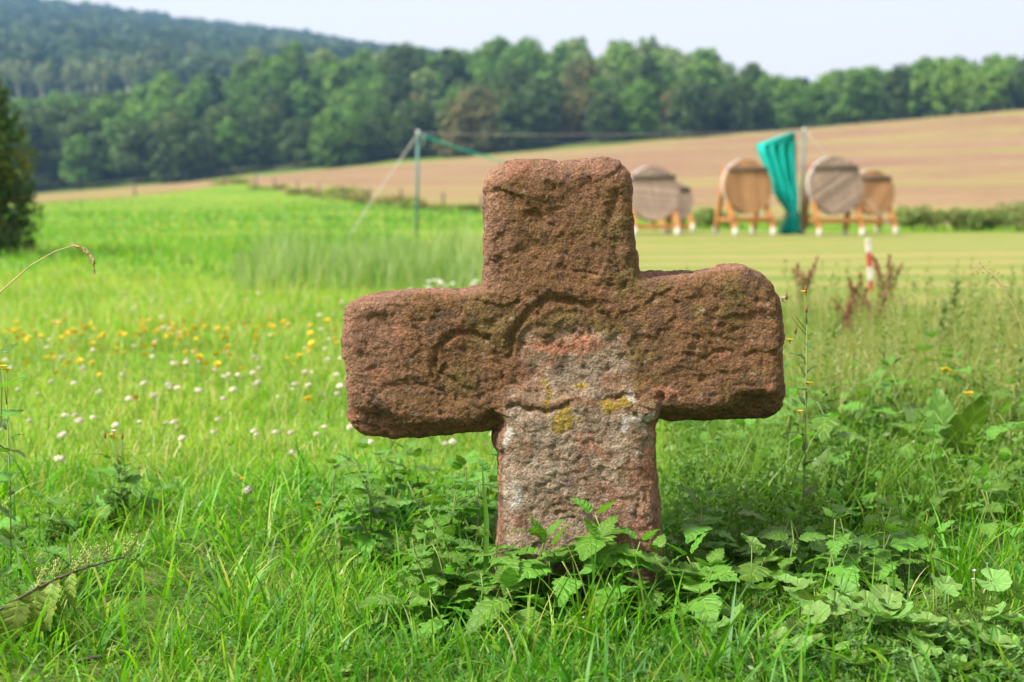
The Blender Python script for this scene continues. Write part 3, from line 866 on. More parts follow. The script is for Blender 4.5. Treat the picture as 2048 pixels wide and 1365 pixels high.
shrub('evergreen_tree', 'dark bushy evergreen tree casting shade on the meadow edge', 'tree', (tx, TY, z1(tx, TY)), lob, 14000, 0.055,
      [(0.026, 0.052, 0.018), (0.040, 0.075, 0.020), (0.030, 0.060, 0.020), (0.095, 0.110, 0.022)], 61, 2.4, 0.09)

# bushes behind the targets, at the lawn's far edge
bush_cols = [(0.085, 0.130, 0.030), (0.11, 0.15, 0.04), (0.06, 0.10, 0.024), (0.12, 0.13, 0.05)]
for i, (px_, y, w, h, lab) in enumerate([
        (1830, 39.5, 1.0, .66, 'low grey-green bush next to the tan target with the hidden stand'),
        (1905, 39.0, 1.0, .62, 'low spreading bush between two taller bushes along the lawn edge'),
        (1965, 40.0, 1.0, .60, 'small leafy bush along the lawn edge beside the tall bright bush'),
        (2050, 38.8, 1.3, .98, 'tall bright green bush at the end of the lawn edge'),
        (1590, 41.0, .9, .50, 'low weedy bush behind the teal net curtain'),
        (1420, 40.5, 1.1, .55, 'low weedy bush between the grey targets and the tan target')]):
    x = pxx(px_, y)
    L = [(rnd.uniform(-.5, .5) * w, rnd.uniform(-.3, .3) * w, h * rnd.uniform(.25, .72), w * rnd.uniform(.18, .3), w * .22, h * rnd.uniform(.2, .32)) for _ in range(13)]
    shrub('bush', lab, 'bush', (x, y, z1(x, y)), L, 1500, 0.05, bush_cols, 300 + i, h * .7, .02, 'bushes along the lawn edge')

# fence posts along the meadow's boundary with the brush between them
fp = [(277, 388), (454, 362), (483, 365), (517, 374), (554, 382), (599, 390), (640, 396), (689, 400), (741, 405), (804, 412), (888, 420), (962, 424)]
lab_fp = 'grey wooden fence post between the green meadow and the brown field'
for px_, py_ in fp:
    y = bnd_y((px_ - CX) / F_PX) - .5
    x = pxx(px_, y); z = z1(x, y)
    h = rnd.uniform(.9, 1.15)
    mb = MB(); l1, l2 = rnd.uniform(-.06, .06), rnd.uniform(-.05, .05)
    mb.tube([(0, 0, -.2), (l1 * .5, l2 * .5, h * .5), (l1, l2, h * .96), (l1, l2, h)], [.085, .08, .075, .04], 8)
    tag(mb.build('fence_post', M['post'], loc=(x, y, z)), lab_fp, 'fence post', 'fence posts along the field')
br_cols = [(0.12, 0.16, 0.03), (0.10, 0.16, 0.028), (0.13, 0.125, 0.045), (0.15, 0.10, 0.05)]
lab_br = 'low olive bramble bush under the fence posts by the field'
for i, (px_, w, h) in enumerate([(610, 2.2, .9), (668, 3.4, 1.5), (692, 3.2, 1.3), (760, 2.8, 1.0), (800, 2.6, 1.0), (850, 2.4, .7), (925, 2.2, .6), (540, 2.4, .6), (470, 3.5, .8), (1000, 2.2, .7)]):
    y = bnd_y((px_ - CX) / F_PX) - 1.0
    x = pxx(px_, y)
    L = [(rnd.uniform(-.5, .5) * w, rnd.uniform(-.2, .2) * w, h * rnd.uniform(.15, .65), w * rnd.uniform(.14, .24), w * .18, h * rnd.uniform(.2, .34)) for _ in range(9)]
    h *= .75
    L = [(p0, p1, p2 * .75, p3, p4, p5 * .75) for p0, p1, p2, p3, p4, p5 in L]
    shrub('bramble_bush', lab_br, 'bush', (x, y, z1(x, y)), L, 450, 0.12, br_cols, 350 + i, h * .6, .03, 'brambles along the fence')

# ------------------------------------------------------------------ archery targets
def target(px_c, row_c, y, rad, yaw, mat, label, board_rot=0.0, group='archery targets on wooden stands'):
    P = at(px_c, row_c, y)
    gz = z1(P[0], y)
    hc = P[2] - gz
    t = empty('archery_target', (P[0], y, gz), yaw)
    tag(t, label, 'archery target', group)
    tilt = R(8)
    boss = empty('boss', (0, 0, hc)); boss.parent = t
    boss.rotation_euler = (-tilt, 0, 0)
    nb = 8
    bw = 2 * rad / nb
    rr = random.Random(int(px_c))
    for i in range(nb):
        u0, u1 = -rad + i * bw + .003, -rad + (i + 1) * bw - .003
        us = np.linspace(u0, u1, 6)
        th = .085 + rr.uniform(-.007, .007)
        j1, j2 = rr.uniform(-.018, .006), rr.uniform(-.018, .006)
        ring = [(u, math.sqrt(max(rad ** 2 - u * u, 1e-5)) + j1) for u in us] + [(u, -math.sqrt(max(rad ** 2 - u * u, 1e-5)) - j2) for u in us[::-1]]
        c, s = math.cos(board_rot), math.sin(board_rot)
        ring = [(u * c - v * s, u * s + v * c) for u, v in ring]
        k = len(ring)
        V = [(u, -th, v) for u, v in ring] + [(u, th, v) for u, v in ring]
        Fc = [tuple(range(k)), tuple(range(2 * k - 1, k - 1, -1))] + [(j, j + k, (j + 1) % k + k, (j + 1) % k) for j in range(k)]
        MB().add(V, Fc).build('board', mat, boss, smooth=False)
    # steel hoop round the rim
    mb = MB()
    mb.tube([(math.cos(a) * (rad + .012), 0.02, math.sin(a) * (rad + .012)) for a in np.linspace(R(100), R(260), 22)], .016, 6)
    mb.build('hoop', M['metal'], boss)
    zs = rad * .62; wd = math.sqrt(rad ** 2 - zs ** 2) + .03
    MB().box((0, -.10, zs), (wd * 2, .03, .085)).build('strap', M['strap'], boss)
    # stand: two front legs, two rear legs, crossbars
    wid = rad * .80
    top = hc + rad * .72
    def leg(x, y0, y1, h):
        mb = MB(); a, b = Vector((x, y0, .10)), Vector((x, y1, h))
        v = (b - a); q = v.to_track_quat('Z', 'X').to_matrix()
        mb.box((a + b) / 2, (.115, .09, v.length), q)
        L = mb.build('leg', M['wood_orange'], t, smooth=False)
        f = MB(); f.tube([(x, y0, -.05), (x, y0 + .004, .16)], [.062, .056], 8); f.build('foot', M['white'], L)
    leg(-wid, -.34, .02, hc - rad * .50); leg(wid, -.34, .02, hc - rad * .50)
    leg(-wid, .50, .14, top); leg(wid, .50, .14, top)
    MB().box((0, -.26, hc - rad - .12), (wid * 2 + .16, .06, .10)).build('crossbar', M['wood_orange'], t, smooth=False)
    MB().box((0, .22, top - .10), (wid * 2 + .10, .05, .12)).build('crossbar', M['wood_orange'], t, smooth=False)
    for s in (-1, 1):
        MB().box((s * wid, .04, hc - rad - .12), (.06, .60, .08)).build('side_rail', M['wood_orange'], t, smooth=False)
    return t
target(1306, 388, 33.2, .575, R(8), M['boss_grey'], 'grey weathered round archery target half hidden behind the stone cross', R(84))
target(1347, 404, 36.5, .46, R(12), M['boss_grey'], 'small grey archery target standing behind the grey weathered one', R(20))
target(1494, 374, 33.6, .585, R(22), M['boss_tan'], 'tan archery target with upright boards beside the teal curtain', R(5))
target(1670, 372, 34.2, .635, R(14), M['boss_grey'], 'large grey archery target with slanting boards beside the net pole', R(-58))
target(1746, 386, 36.5, .53, R(16), M['boss_tan'], 'tan archery target half hidden behind the large grey one', R(-35))

# ------------------------------------------------------------------ net, poles, ropes, stake
def pole(px_, row_top, y, label):
    P = at(px_, row_top, y); g = z1(P[0], y); h = P[2] - g
    t = empty('net_pole', (P[0], y, g)); tag(t, label, 'pole', 'poles carrying the backstop net')
    MB().tube([(-.02, 0, -.2), (0, 0, h * .5), (0.02, 0, h)], [.034, .032, .03], 10).build('shaft', M['pole'], t)
    MB().tube([(0.02, 0, h - .005), (0.02, 0, h + .05), (.02, 0, h + .07)], [.036, .036, .015], 10).build('cap', M['metal'], t)
    MB().tube([(.05, 0, h - .05), (.12, 0, h - .02), (.12, 0, h - .28)], .008, 5).build('hook', M['metal'], t)
    return Vector((P[0] + .02, y, P[2]))
pl = pole(834, 268, 31.5, 'green net pole standing in the tall pale grass')
pr = pole(1607, 262, 34.8, 'grey-green net pole between the teal curtain and the grey target')
def sag(a, b, s, n=14):
    return [tuple(a.lerp(b, i / n) + Vector((0, 0, -s * 4 * (i / n) * (1 - i / n)))) for i in range(n + 1)]
tag(MB().tube(sag(pl, pr, .05), .008, 5).build('top_wire', M['wire']), 'thin grey wire stretched between the two net poles', 'wire')
g1 = Vector(tuple(hit(688, 484))); g1.y = 30.0; g1.x = pxx(690, 30.0); g1.z = z1(g1.x, 30.0)
tag(MB().tube(sag(pl, g1 - Vector((0, 0, .05)), 0.0), .0105, 5).build('guy_rope', M['rope']), 'pale guy rope from the pole in the tall grass down to the meadow', 'rope')
g2 = Vector((pxx(1800, 34.0), 34.0, 0)); g2.z = z1(g2.x, g2.y)
g2 = g2 - Vector((0, 0, .05))
tag(MB().tube(sag(pr, g2, 0.0), .009, 5).build('guy_rope', M['rope']), 'thin guy rope from the pole beside the teal curtain past the grey target', 'rope')
e1 = Vector(tuple(at(1150, 362, 32.3)))
pts = sag(pl, e1, .06) + [tuple(e1 + Vector((.03, 0, -.5))), (e1.x + .04, e1.y, z1(e1.x, e1.y) - .02)]
tag(MB().tube(pts, [.015] * 15 + [.07, .09], 7).build('net_bundle', M['teal']), 'gathered teal net edge sagging from the pole in tall grass', 'net')

def curtain():
    y = 34.2
    st = [(266, 1581, 1590), (278, 1545, 1592), (290, 1512, 1593), (310, 1518, 1593), (330, 1528, 1593), (350, 1533, 1594), (370, 1541, 1596), (390, 1548, 1598),
          (405, 1557, 1597), (418, 1568, 1596), (428, 1575, 1595), (436, 1573, 1597), (446, 1566, 1600), (458, 1560, 1603), (468, 1556, 1605)]
    V = []; nu = 96
    for i, (row, a, b) in enumerate(st):
        A, B = at(a, row, y), at(b, row, y)
        for k in range(nu):
            an = 2 * math.pi * k / nu
            u = (1 - math.cos(an)) / 2
            w = B[0] - A[0]
            fold = .075 * math.sin(u * 27 + .8 * math.sin(i * .5)) + .03 * math.sin(u * 49 + i * .3)
            dep = (.05 + .10 * min(1, .3 / max(w, .2))) * math.sin(an)
            V.append((A[0] + u * w, y + dep + fold, A[2] + .012 * math.sin(u * 9 + i)))
    Fc = []
    for i in range(len(st) - 1):
        for k in range(nu):
            k2 = (k + 1) % nu
            Fc.append((i * nu + k, (i + 1) * nu + k, (i + 1) * nu + k2, i * nu + k2))
    Fc.append(tuple(range(nu))); Fc.append(tuple((len(st) - 1) * nu + k for k in range(nu - 1, -1, -1)))
    t = empty('net_curtain', (0, 0, 0)); tag(t, 'bright teal net curtain gathered and tied beside the pole', 'net curtain')
    MB().add(V, Fc).build('fabric', M['teal'], t)
    P = at(1584, 430, y)
    MB().tube([(P[0] + math.cos(a) * .17, y + math.sin(a) * .14, P[2] + .01 * math.cos(a)) for a in np.linspace(0, 6.283, 20)], .018, 6, cap=False).build('tie', M['wire'], t)
curtain()

def stake():
    y = 14.6
    P = at(1743, 578, y); x = P[0]; g = z1(x, y)
    t = empty('marker_stake', (x, y, g)); tag(t, 'red and white banded wooden marker stake leaning on the lawn', 'stake')
    t.rotation_euler = (R(3), R(-6), 0)
    zs = [-.06, .10, .23, .37, .50]
    for i in range(4):
        mb = MB(); mb.box((0, 0, (zs[i] + zs[i + 1]) / 2), (.048, .036, zs[i + 1] - zs[i]))
        mb.build('band', M['red'] if i % 2 == 0 else M['white'], t, smooth=False)
stake()

# ------------------------------------------------------------------ grass
def blades(P, h, w, az, lean, bend, nseg, colr, tipc=None, rs=None):
    n = len(h)
    rs = rs or np.random.default_rng(1)
    dirx, diry = np.cos(az), np.sin(az)
    tw = rs.uniform(-0.9, 0.9, n)
    sx, sy = -np.sin(az + tw), np.cos(az + tw)
    ox = np.zeros(n); oz = np.zeros(n)
    rows = []
    for k in range(nseg + 1):
        t = k / nseg
        ww = w * (1 - t ** 2.2) * (0.65 + 0.35 * min(1, t * 4)) * 0.5
        cx = P[:, 0] + dirx * ox; cy = P[:, 1] + diry * ox; cz = P[:, 2] + oz
        if k < nseg:
            rows.append(np.stack([cx - sx * ww, cy - sy * ww, cz], 1)); rows.append(np.stack([cx + sx * ww, cy + sy * ww, cz], 1))
        else:
            rows.append(np.stack([cx, cy, cz], 1))
        ph = lean + bend * (t + .5 / nseg)
        ox = ox + np.sin(ph) * h / nseg; oz = oz + np.cos(ph) * h / nseg
    V = np.stack(rows, 1)
    nv = 2 * nseg + 1
    tri = []
    for k in range(nseg - 1):
        a = 2 * k
        tri += [(a, a + 1, a + 3), (a, a + 3, a + 2)]
    a = 2 * (nseg - 1)
    tri.append((a, a + 1, a + 2))
    tri = np.array(tri)
    Fc = (np.arange(n)[:, None, None] * nv + tri[None]).reshape(-1, 3)
    return V.reshape(-1, 3), Fc, np.repeat(colr, nv, 0)

PAL = np.array([(0.100, 0.285, 0.010), (0.155, 0.315, 0.013), (0.060, 0.205, 0.012), (0.265, 0.350, 0.060), (0.075, 0.190, 0.045), (0.400, 0.350, 0.150)])
def pal_pick(n, probs, rs, var=.18):
    c = PAL[rs.choice(len(PAL), n, p=np.array(probs) / sum(probs))]
    return c * rs.uniform(1 - var, 1 + var, n)[:, None]

def wedge(n, y0, y1, a0, a1, rs):
    y = np.sqrt(rs.uniform(y0 ** 2, y1 ** 2, n)); a = rs.uniform(a0, a1, n)
    return a * y, y

def area_keep(x, y, s, seed, rs, lo=0.25):
    f = n2(x, y, s, seed)
    return rs.random(len(x)) < np.clip(0.62 + f * 1.1, lo, 1)

def grass_part(n, y0, y1, hr, wr, nseg, probs, rs, a=(-.50, .60), bendr=(.2, 1.3), leanr=(0, .5), patch=.9, keepf=None, hp=.8, tuft=0):
    x, y = wedge(n, y0, y1, a[0], a[1], rs)
    if tuft:
        k = max(1, n // tuft)
        tx_, ty_ = wedge(k, y0, y1, a[0], a[1], rs)
        ii = rs.integers(0, k, n)
        x = tx_[ii] + rs.normal(0, .022, n); y = ty_[ii] + rs.normal(0, .022, n)
    m = area_keep(x, y, patch, 3.1, rs)
    if keepf is not None: m &= keepf(x, y, rs)
    x, y = x[m], y[m]; n = len(x)
    f = n2(x, y, patch * .8, 9.4)
    h = rs.uniform(*hr, n) * np.clip(1 + hp * f, .45, 1.9)
    w = rs.uniform(*wr, n)
    P = np.stack([x, y, zt(x, y) - .012], 1)
    c = pal_pick(n, probs, rs)
    g = n2(x, y, patch * .5, 22.0)
    c = c * (1 + .30 * g)[:, None] * np.stack([1 + .35 * g, np.ones(n), 1 + .2 * g], 1)
    return blades(P, h, w, rs.uniform(0, 2 * np.pi, n), rs.uniform(*leanr, n), rs.uniform(*bendr, n), nseg, np.clip(c, .01, .6), rs=rs)

def join(parts):
    Vs, Fs, Cs = [], [], []; b = 0
    for v, f, c in parts:
        Vs.append(v); Fs.append(f + b); Cs.append(c); b += len(v)
    return np.concatenate(Vs), np.concatenate(Fs), np.concatenate(Cs)

rs = np.random.default_rng(21)
CROSS_X = (pxx(985, 3.5), pxx(1335, 3.5))
def not_cross(x, y, rs):
    return ~((x > CROSS_X[0] - .01) & (x < CROSS_X[1] + .01) & (y > 3.46) & (y < 3.74))
def mown_mask(x, y):
    a = x / y; p = a * F_PX + CX
    near = np.interp(p, [700, 820, 960, 1280, 1560, 2048, 2700], [60, 27, 20, 15.5, 12.5, 11.0, 10.5])
    return y > near
near_parts = [
    grass_part(58000, 2.2, 5.1, (.035, .10), (.0036, .0068), 3, (6, 6, 2.4, 3, 1.5, .35), rs, keepf=not_cross, patch=2.2),
    grass_part(10000, 2.3, 5.0, (.10, .20), (.0055, .0098), 5, (6, 5, 4, 1, 1.5, .15), rs, keepf=not_cross, bendr=(.4, 2.2), leanr=(0, .45), patch=1.6, tuft=7),
]
tag(obj('grass', mesh_np('grass', *join(near_parts)[:2], M['blade'], True, join(near_parts)[2])), 'lush green grass around the foot of the stone cross', 'grass', kind='stuff')
mid_parts = [
    grass_part(112000, 4.25, 9.5, (.04, .10), (.004, .007), 3, (2.5, 4, .8, 10, .5, 2.2), rs, a=(-.44, .52), patch=1.0),
    grass_part(76000, 9.0, 17, (.06, .14), (.006, .011), 2, (2.5, 4, .8, 10, .5, 2.6), rs, a=(-.42, .46), patch=.6, keepf=lambda x, y, r_: ~mown_mask(x, y)),
    grass_part(9000, 5.2, 15, (.14, .28), (.003, .006), 3, (2, 3, 1, 6, 1, 5), rs, a=(-.39, .39), patch=.5, keepf=lambda x, y, r_: ~mown_mask(x, y)),
]
v_, f_, c_ = join(mid_parts)
tag(obj('meadow_grass', mesh_np('meadow_grass', v_, f_, M['blade'], True, c_)), 'sunlit yellow-green meadow grass behind the stone cross', 'grass', kind='stuff')
far_parts = [
    grass_part(60000, 16, 42, (.08, .20), (.012, .026), 2, (5, 3, 4, 2, 2, .5), rs, a=(-.38, .38), patch=.25, keepf=lambda x, y, r_: ~(mown_mask(x, y) & (y < 38))),
    grass_part(30000, 40, 120, (.10, .25), (.04, .08), 2, (5, 3, 4, 2, 2, .5), rs, a=(-.36, .2), patch=.08, keepf=lambda x, y, r_: y < np.interp(x / y * F_PX + CX, b_px, b_y) - 1),
]
v_, f_, c_ = join(far_parts)
tag(obj('pasture_grass', mesh_np('pasture_grass', v_, f_, M['blade'], True, c_)), 'bright green pasture grass on the rise towards the fence posts', 'grass', kind='stuff')

# tall pale grass round the net pole
def tall_patch(px0, px1, y0, y1, n, hr, wr, cols, leanr=(0, .2), bendr=(.05, .5), nseg=3):
    y = rs.uniform(y0, y1, n); p = rs.uniform(px0, px1, n) + rs.normal(0, 10, n)
    x = (p - CX) / F_PX * y
    k = n2(x, y, .9, 5.5)
    edge = np.minimum(sstep(p, px0, px0 + 90), 1) * (1 - .4 * sstep(p, px1 - 60, px1))
    m = rs.random(n) < np.clip(.55 + k, .1, 1); x, y, edge = x[m], y[m], edge[m]; n = len(x)
    h = rs.uniform(*hr, n) * (.45 + .55 * edge) * np.clip(1 + .6 * n2(x, y, 1.1, 8.8), .5, 1.4)
    c = np.array(cols)[rs.integers(0, len(cols), n)] * rs.uniform(.85, 1.15, n)[:, None]
    return blades(np.stack([x, y, zt(x, y) - .01], 1), h, rs.uniform(*wr, n), rs.uniform(0, 6.28, n), rs.uniform(*leanr, n), rs.uniform(*bendr, n), nseg, c, rs=rs)
v_, f_, c_ = tall_patch(470, 1010, 14.5, 19.5, 11000, (.24, .72), (.004, .010), [(.22, .31, .11), (.27, .35, .14), (.15, .25, .07), (.34, .38, .19), (.10, .20, .05)], (0, .38), (.1, .9))
tag(obj('tall_grass', mesh_np('tall_grass', v_, f_, M['blade'], True, c_)), 'tall pale grey-green grass in front of the net pole', 'tall grass', kind='stuff')

# rank weeds on the right of the cross
v1 = tall_patch(1480, 2600, 5.2, 11.5, 21000, (.12, .32), (.003, .007), [(.18, .25, .045), (.23, .27, .065), (.13, .22, .035), (.34, .31, .14), (.27, .28, .09)], (0, .35), (.1, .9))
v2 = tall_patch(1330, 2700, 4.1, 6.0, 13000, (.12, .30), (.003, .007), [(.10, .22, .02), (.14, .24, .025), (.08, .17, .022), (.17, .25, .05)], (0, .4), (.2, 1.4), 4)
v3 = tall_patch(1560, 2250, 7.0, 11.0, 4500, (.22, .42), (.002, .005), [(.28, .28, .11), (.35, .31, .16), (.20, .24, .07)], (0, .2), (.05, .5))
v_, f_, c_ = join([v1, v2, v3])
tag(obj('weeds', mesh_np('weeds', v_, f_, M['blade'], True, c_)), 'rank weeds and long grass growing beside the cross up to the mown lawn', 'weeds', kind='stuff')

# seed heads and feathery leaves of those weeds: tiny flakes along upright stems
def flakes(n_st, px0, px1, y0, y1, hr, per, size, cols, frac=(.45, 1.0), spread=.02):
    y = rs.uniform(y0, y1, n_st); p = rs.uniform(px0, px1, n_st); x = (p - CX) / F_PX * y
    h = rs.uniform(*hr, n_st); lx = rs.normal(0, .10, n_st)
    t = rs.uniform(*frac, (n_st, per))
    c = np.stack([x[:, None] + lx[:, None] * t * h[:, None], y[:, None] + 0 * t, zt(x, y)[:, None] + t * h[:, None]], -1)
    c = c + rs.normal(0, spread, c.shape) * (1.25 - t)[..., None]
    c = c.reshape(-1, 3); n = len(c)
    d = rs.normal(size=(n, 3)); d /= np.linalg.norm(d, axis=1)[:, None]; e = np.cross(d, rs.normal(size=(n, 3))); e /= np.linalg.norm(e, axis=1)[:, None]
    s = size * rs.uniform(.5, 1.4, n)[:, None]
    V = np.stack([c - d * s, c + e * s * .45, c + d * s, c - e * s * .45], 1).reshape(-1, 3)
    q = np.arange(n * 4).reshape(-1, 4); Fc = np.concatenate([q[:, [0, 1, 2]], q[:, [0, 2, 3]]])
    cc_ = np.array(cols)[rs.integers(0, len(cols), n_st)]
    cc_ = np.repeat(cc_, per, 0) * rs.uniform(.8, 1.2, n)[:, None]
    return V, Fc, np.repeat(cc_, 4, 0)
fl = [flakes(420, 1570, 2250, 5.5, 11, (.2, .5), 34, .010, [(.22, .24, .08), (.28, .26, .11), (.15, .21, .05), (.13, .20, .04)]),
      flakes(260, 1340, 2250, 4.2, 6.2, (.10, .26), 40, .012, [(.10, .20, .03), (.075, .16, .028), (.14, .23, .04)], (.15, 1.0), .035),
      flakes(160, 1330, 1700, 3.75, 4.4, (.08, .22), 46, .010, [(.09, .18, .035), (.12, .22, .04)], (.15, 1.0), .03),
      flakes(130, 1500, 2100, 2.75, 3.2, (.03, .08), 46, .008, [(.075, .16, .04), (.10, .21, .04)], (.1, 1.0), .02)]
v_, f_, c_ = join(fl)
tag(obj('weed_foliage', mesh_np('weed_foliage', v_, f_, M['blade'], False, c_)), 'feathery weed leaves and seed heads beside the cross', 'weeds', kind='stuff')

# low clover and herb leaves between the blades
def herb(n, y0, y1, zr, sr, cols, a=(-.40, .40)):
    x, y = wedge(n, y0, y1, a[0], a[1], rs)
    m = area_keep(x, y, 1.7, 41.0, rs, .08) & not_cross(x, y, rs); x, y = x[m], y[m]; n = len(x)
    z = zt(x, y) + rs.uniform(*zr, n)
    s = rs.uniform(*sr, n)
    tilt = rs.normal(0, .35, (n, 2)); az = rs.uniform(0, 6.28, n)
    V, C = [], []
    cc_ = np.array(cols)[rs.integers(0, len(cols), n)] * rs.uniform(.8, 1.2, n)[:, None]
    for k in range(3):
        an = az + k * 2.094
        ax_, ay_ = np.cos(an), np.sin(an); bx_, by_ = -ay_, ax_
        def pt(u, v, lift=0.0):
            X_ = x + s * (u * ax_ + v * bx_); Y_ = y + s * (u * ay_ + v * by_)
            return np.stack([X_, Y_, z + (X_ - x) * tilt[:, 0] + (Y_ - y) * tilt[:, 1] + s * lift], 1)
        V.append(np.stack([pt(.05, 0), pt(.55, -.42, .12), pt(1.0, -.2, .05), pt(1.0, .2, .05), pt(.55, .42, .12)], 1))
        C.append(cc_)
    V = np.stack(V, 1).reshape(-1, 3)
    q = np.arange(n * 3)[:, None] * 5
    Fc = np.concatenate([q + np.array([[0, 1, 2]]), q + np.array([[0, 2, 3]]), q + np.array([[0, 3, 4]])])
    return V, Fc, np.repeat(cc_, 15, 0)
hb = [herb(9000, 2.3, 4.8, (.008, .055), (.006, .014), [(.085, .19, .022), (.12, .23, .028), (.065, .15, .025), (.15, .24, .05)]),
      herb(5000, 4.8, 8.5, (.02, .07), (.009, .016), [(.10, .20, .024), (.13, .23, .03)])]
v_, f_, c_ = join(hb)
tag(obj('clover_leaves', mesh_np('clover_leaves', v_, f_, M['blade'], False, c_)), 'small clover leaves carpeting the ground between the grass blades', 'clover', kind='stuff')

# bare soil sheet under the near grass
tag(sheet('soil', np.linspace(-.75, .85, 60), lambda a: (1.2, 4.4 + .25 * math.sin(a * 40)), 40, 0.004, M['soil']), 'dark soil and litter under the grass around the cross', 'soil', kind='structure')
# ------------------------------------------------------------------ leafy plants, leaf by leaf
def serrated_leaf(name, mat, teeth=9, width=.36, droop=.35, fold=.28, seed=0, ser=.13, shape=.62, wave=.03):
    r = random.Random(seed)
    n = teeth * 2
    V, uv = [], []
    def base(t): return width * max(math.sin(math.pi * min(1, t) ** shape), 0) ** .85
    def zc(t): return -droop * t * t + .12 * t
    for i in range(n + 1):
        t = i / n
        w = base(t) if 0 < i < n else 0.0
        V.append((t, 0, zc(t))); uv.append((t, 0))
        for s in (1, -1):
            tt, ww = t, w
            if 0 < i < n:
                if i % 2: tt, ww = t + .028, w * (1 + ser)
                else: ww = w * (1 - ser)
            V.append((tt, s * ww, zc(t) + fold * ww * .8 - .5 * ww * ww + wave * math.sin(i * 1.3 + s + seed))); uv.append((t, s))
    Fc = []
    for i in range(n):
        a, b = i * 3, (i + 1) * 3
        Fc.append((a, b, b + 1, a + 1)); Fc.append((a, a + 2, b + 2, b))
    V = np.array(V); V[[1, 2]] = V[0]; V[[-1, -2]] = V[-3]
    return mesh_np(name, V, Fc, mat, True, uv=np.array(uv))

NET = [serrated_leaf('leaf', M['nettle'], 9, .34, .25 + .16 * k, .32 - .05 * k, k, wave=.02 + .008 * k) for k in range(4)]
NETO = [serrated_leaf('leaf', M['nettle_old'], 9, .30, .8 + .2 * k, .3, 20 + k) for k in range(2)]
DOCK = [serrated_leaf('leaf', M['dock_leaf'], 8, .20, .35 + .35 * k, .35, 40 + k, ser=.03, shape=.8, wave=.02) for k in range(3)]
WEEDL = [serrated_leaf('leaf', M['weed_leaf'], 5, .20, .3 + .3 * k, .25, 60 + k, ser=.1, shape=.7) for k in range(2)]

def leaf_on(parent, me, p, az, pitch, size, roll=0.0):
    o = obj('leaf', me, parent, loc=p, scale=size)
    o.rotation_euler = Euler((roll, -pitch, az), 'XYZ')
    return o

def nettle(x, y, h, label, size=.075, seed=0, lean=(0, 0), group='nettles growing around the cross', leaves=NET, npair=None):
    r = random.Random(seed)
    g = z1(x, y)
    t = empty('nettle_plant', (x, y, g), r.uniform(0, 6.28) * 0)
    tag(t, label, 'nettle', group)
    n = npair or max(4, int(h / .044))
    pts = []
    for i in range(n + 1):
        f = i / n
        pts.append(Vector((lean[0] * f * f * h + .01 * math.sin(i + seed), lean[1] * f * f * h + .01 * math.cos(i * 1.7 + seed), h * f)))
    MB().tube([pts[0] + Vector((0, 0, -.03))] + pts[1:], [.0034] + [.0032 - .0016 * i / n for i in range(1, n + 1)], 5).build('stem', M['stem'], t)
    a0 = r.uniform(0, 3.14)
    for i in range(1, n + 1):
        f = i / n
        if f < .25 and h > .2: continue
        az = a0 + (i % 2) * math.pi / 2 + r.uniform(-.25, .25)
        s = size * (.5 if i == n else 1.0 if i == n - 1 else .95) * r.uniform(.88, 1.12)
        for k in (0, 1):
            pit = R(-16 + 34 * f + r.uniform(-14, 14)) + (R(34) if i == n else 0)
            aa_ = az + k * math.pi + r.uniform(-.2, .2)
            pet = Vector((math.cos(aa_), math.sin(aa_), .35)) * .012
            leaf_on(t, leaves[r.randrange(len(leaves))], pts[i] + pet, aa_, pit, s * r.uniform(.85, 1.1), r.uniform(-.35, .35))
    return t

def top_h(row, y):   # height above ground of a plant whose tip reaches that row
    return max(.08, at(1024, row, y)[2] - z1(0, y))

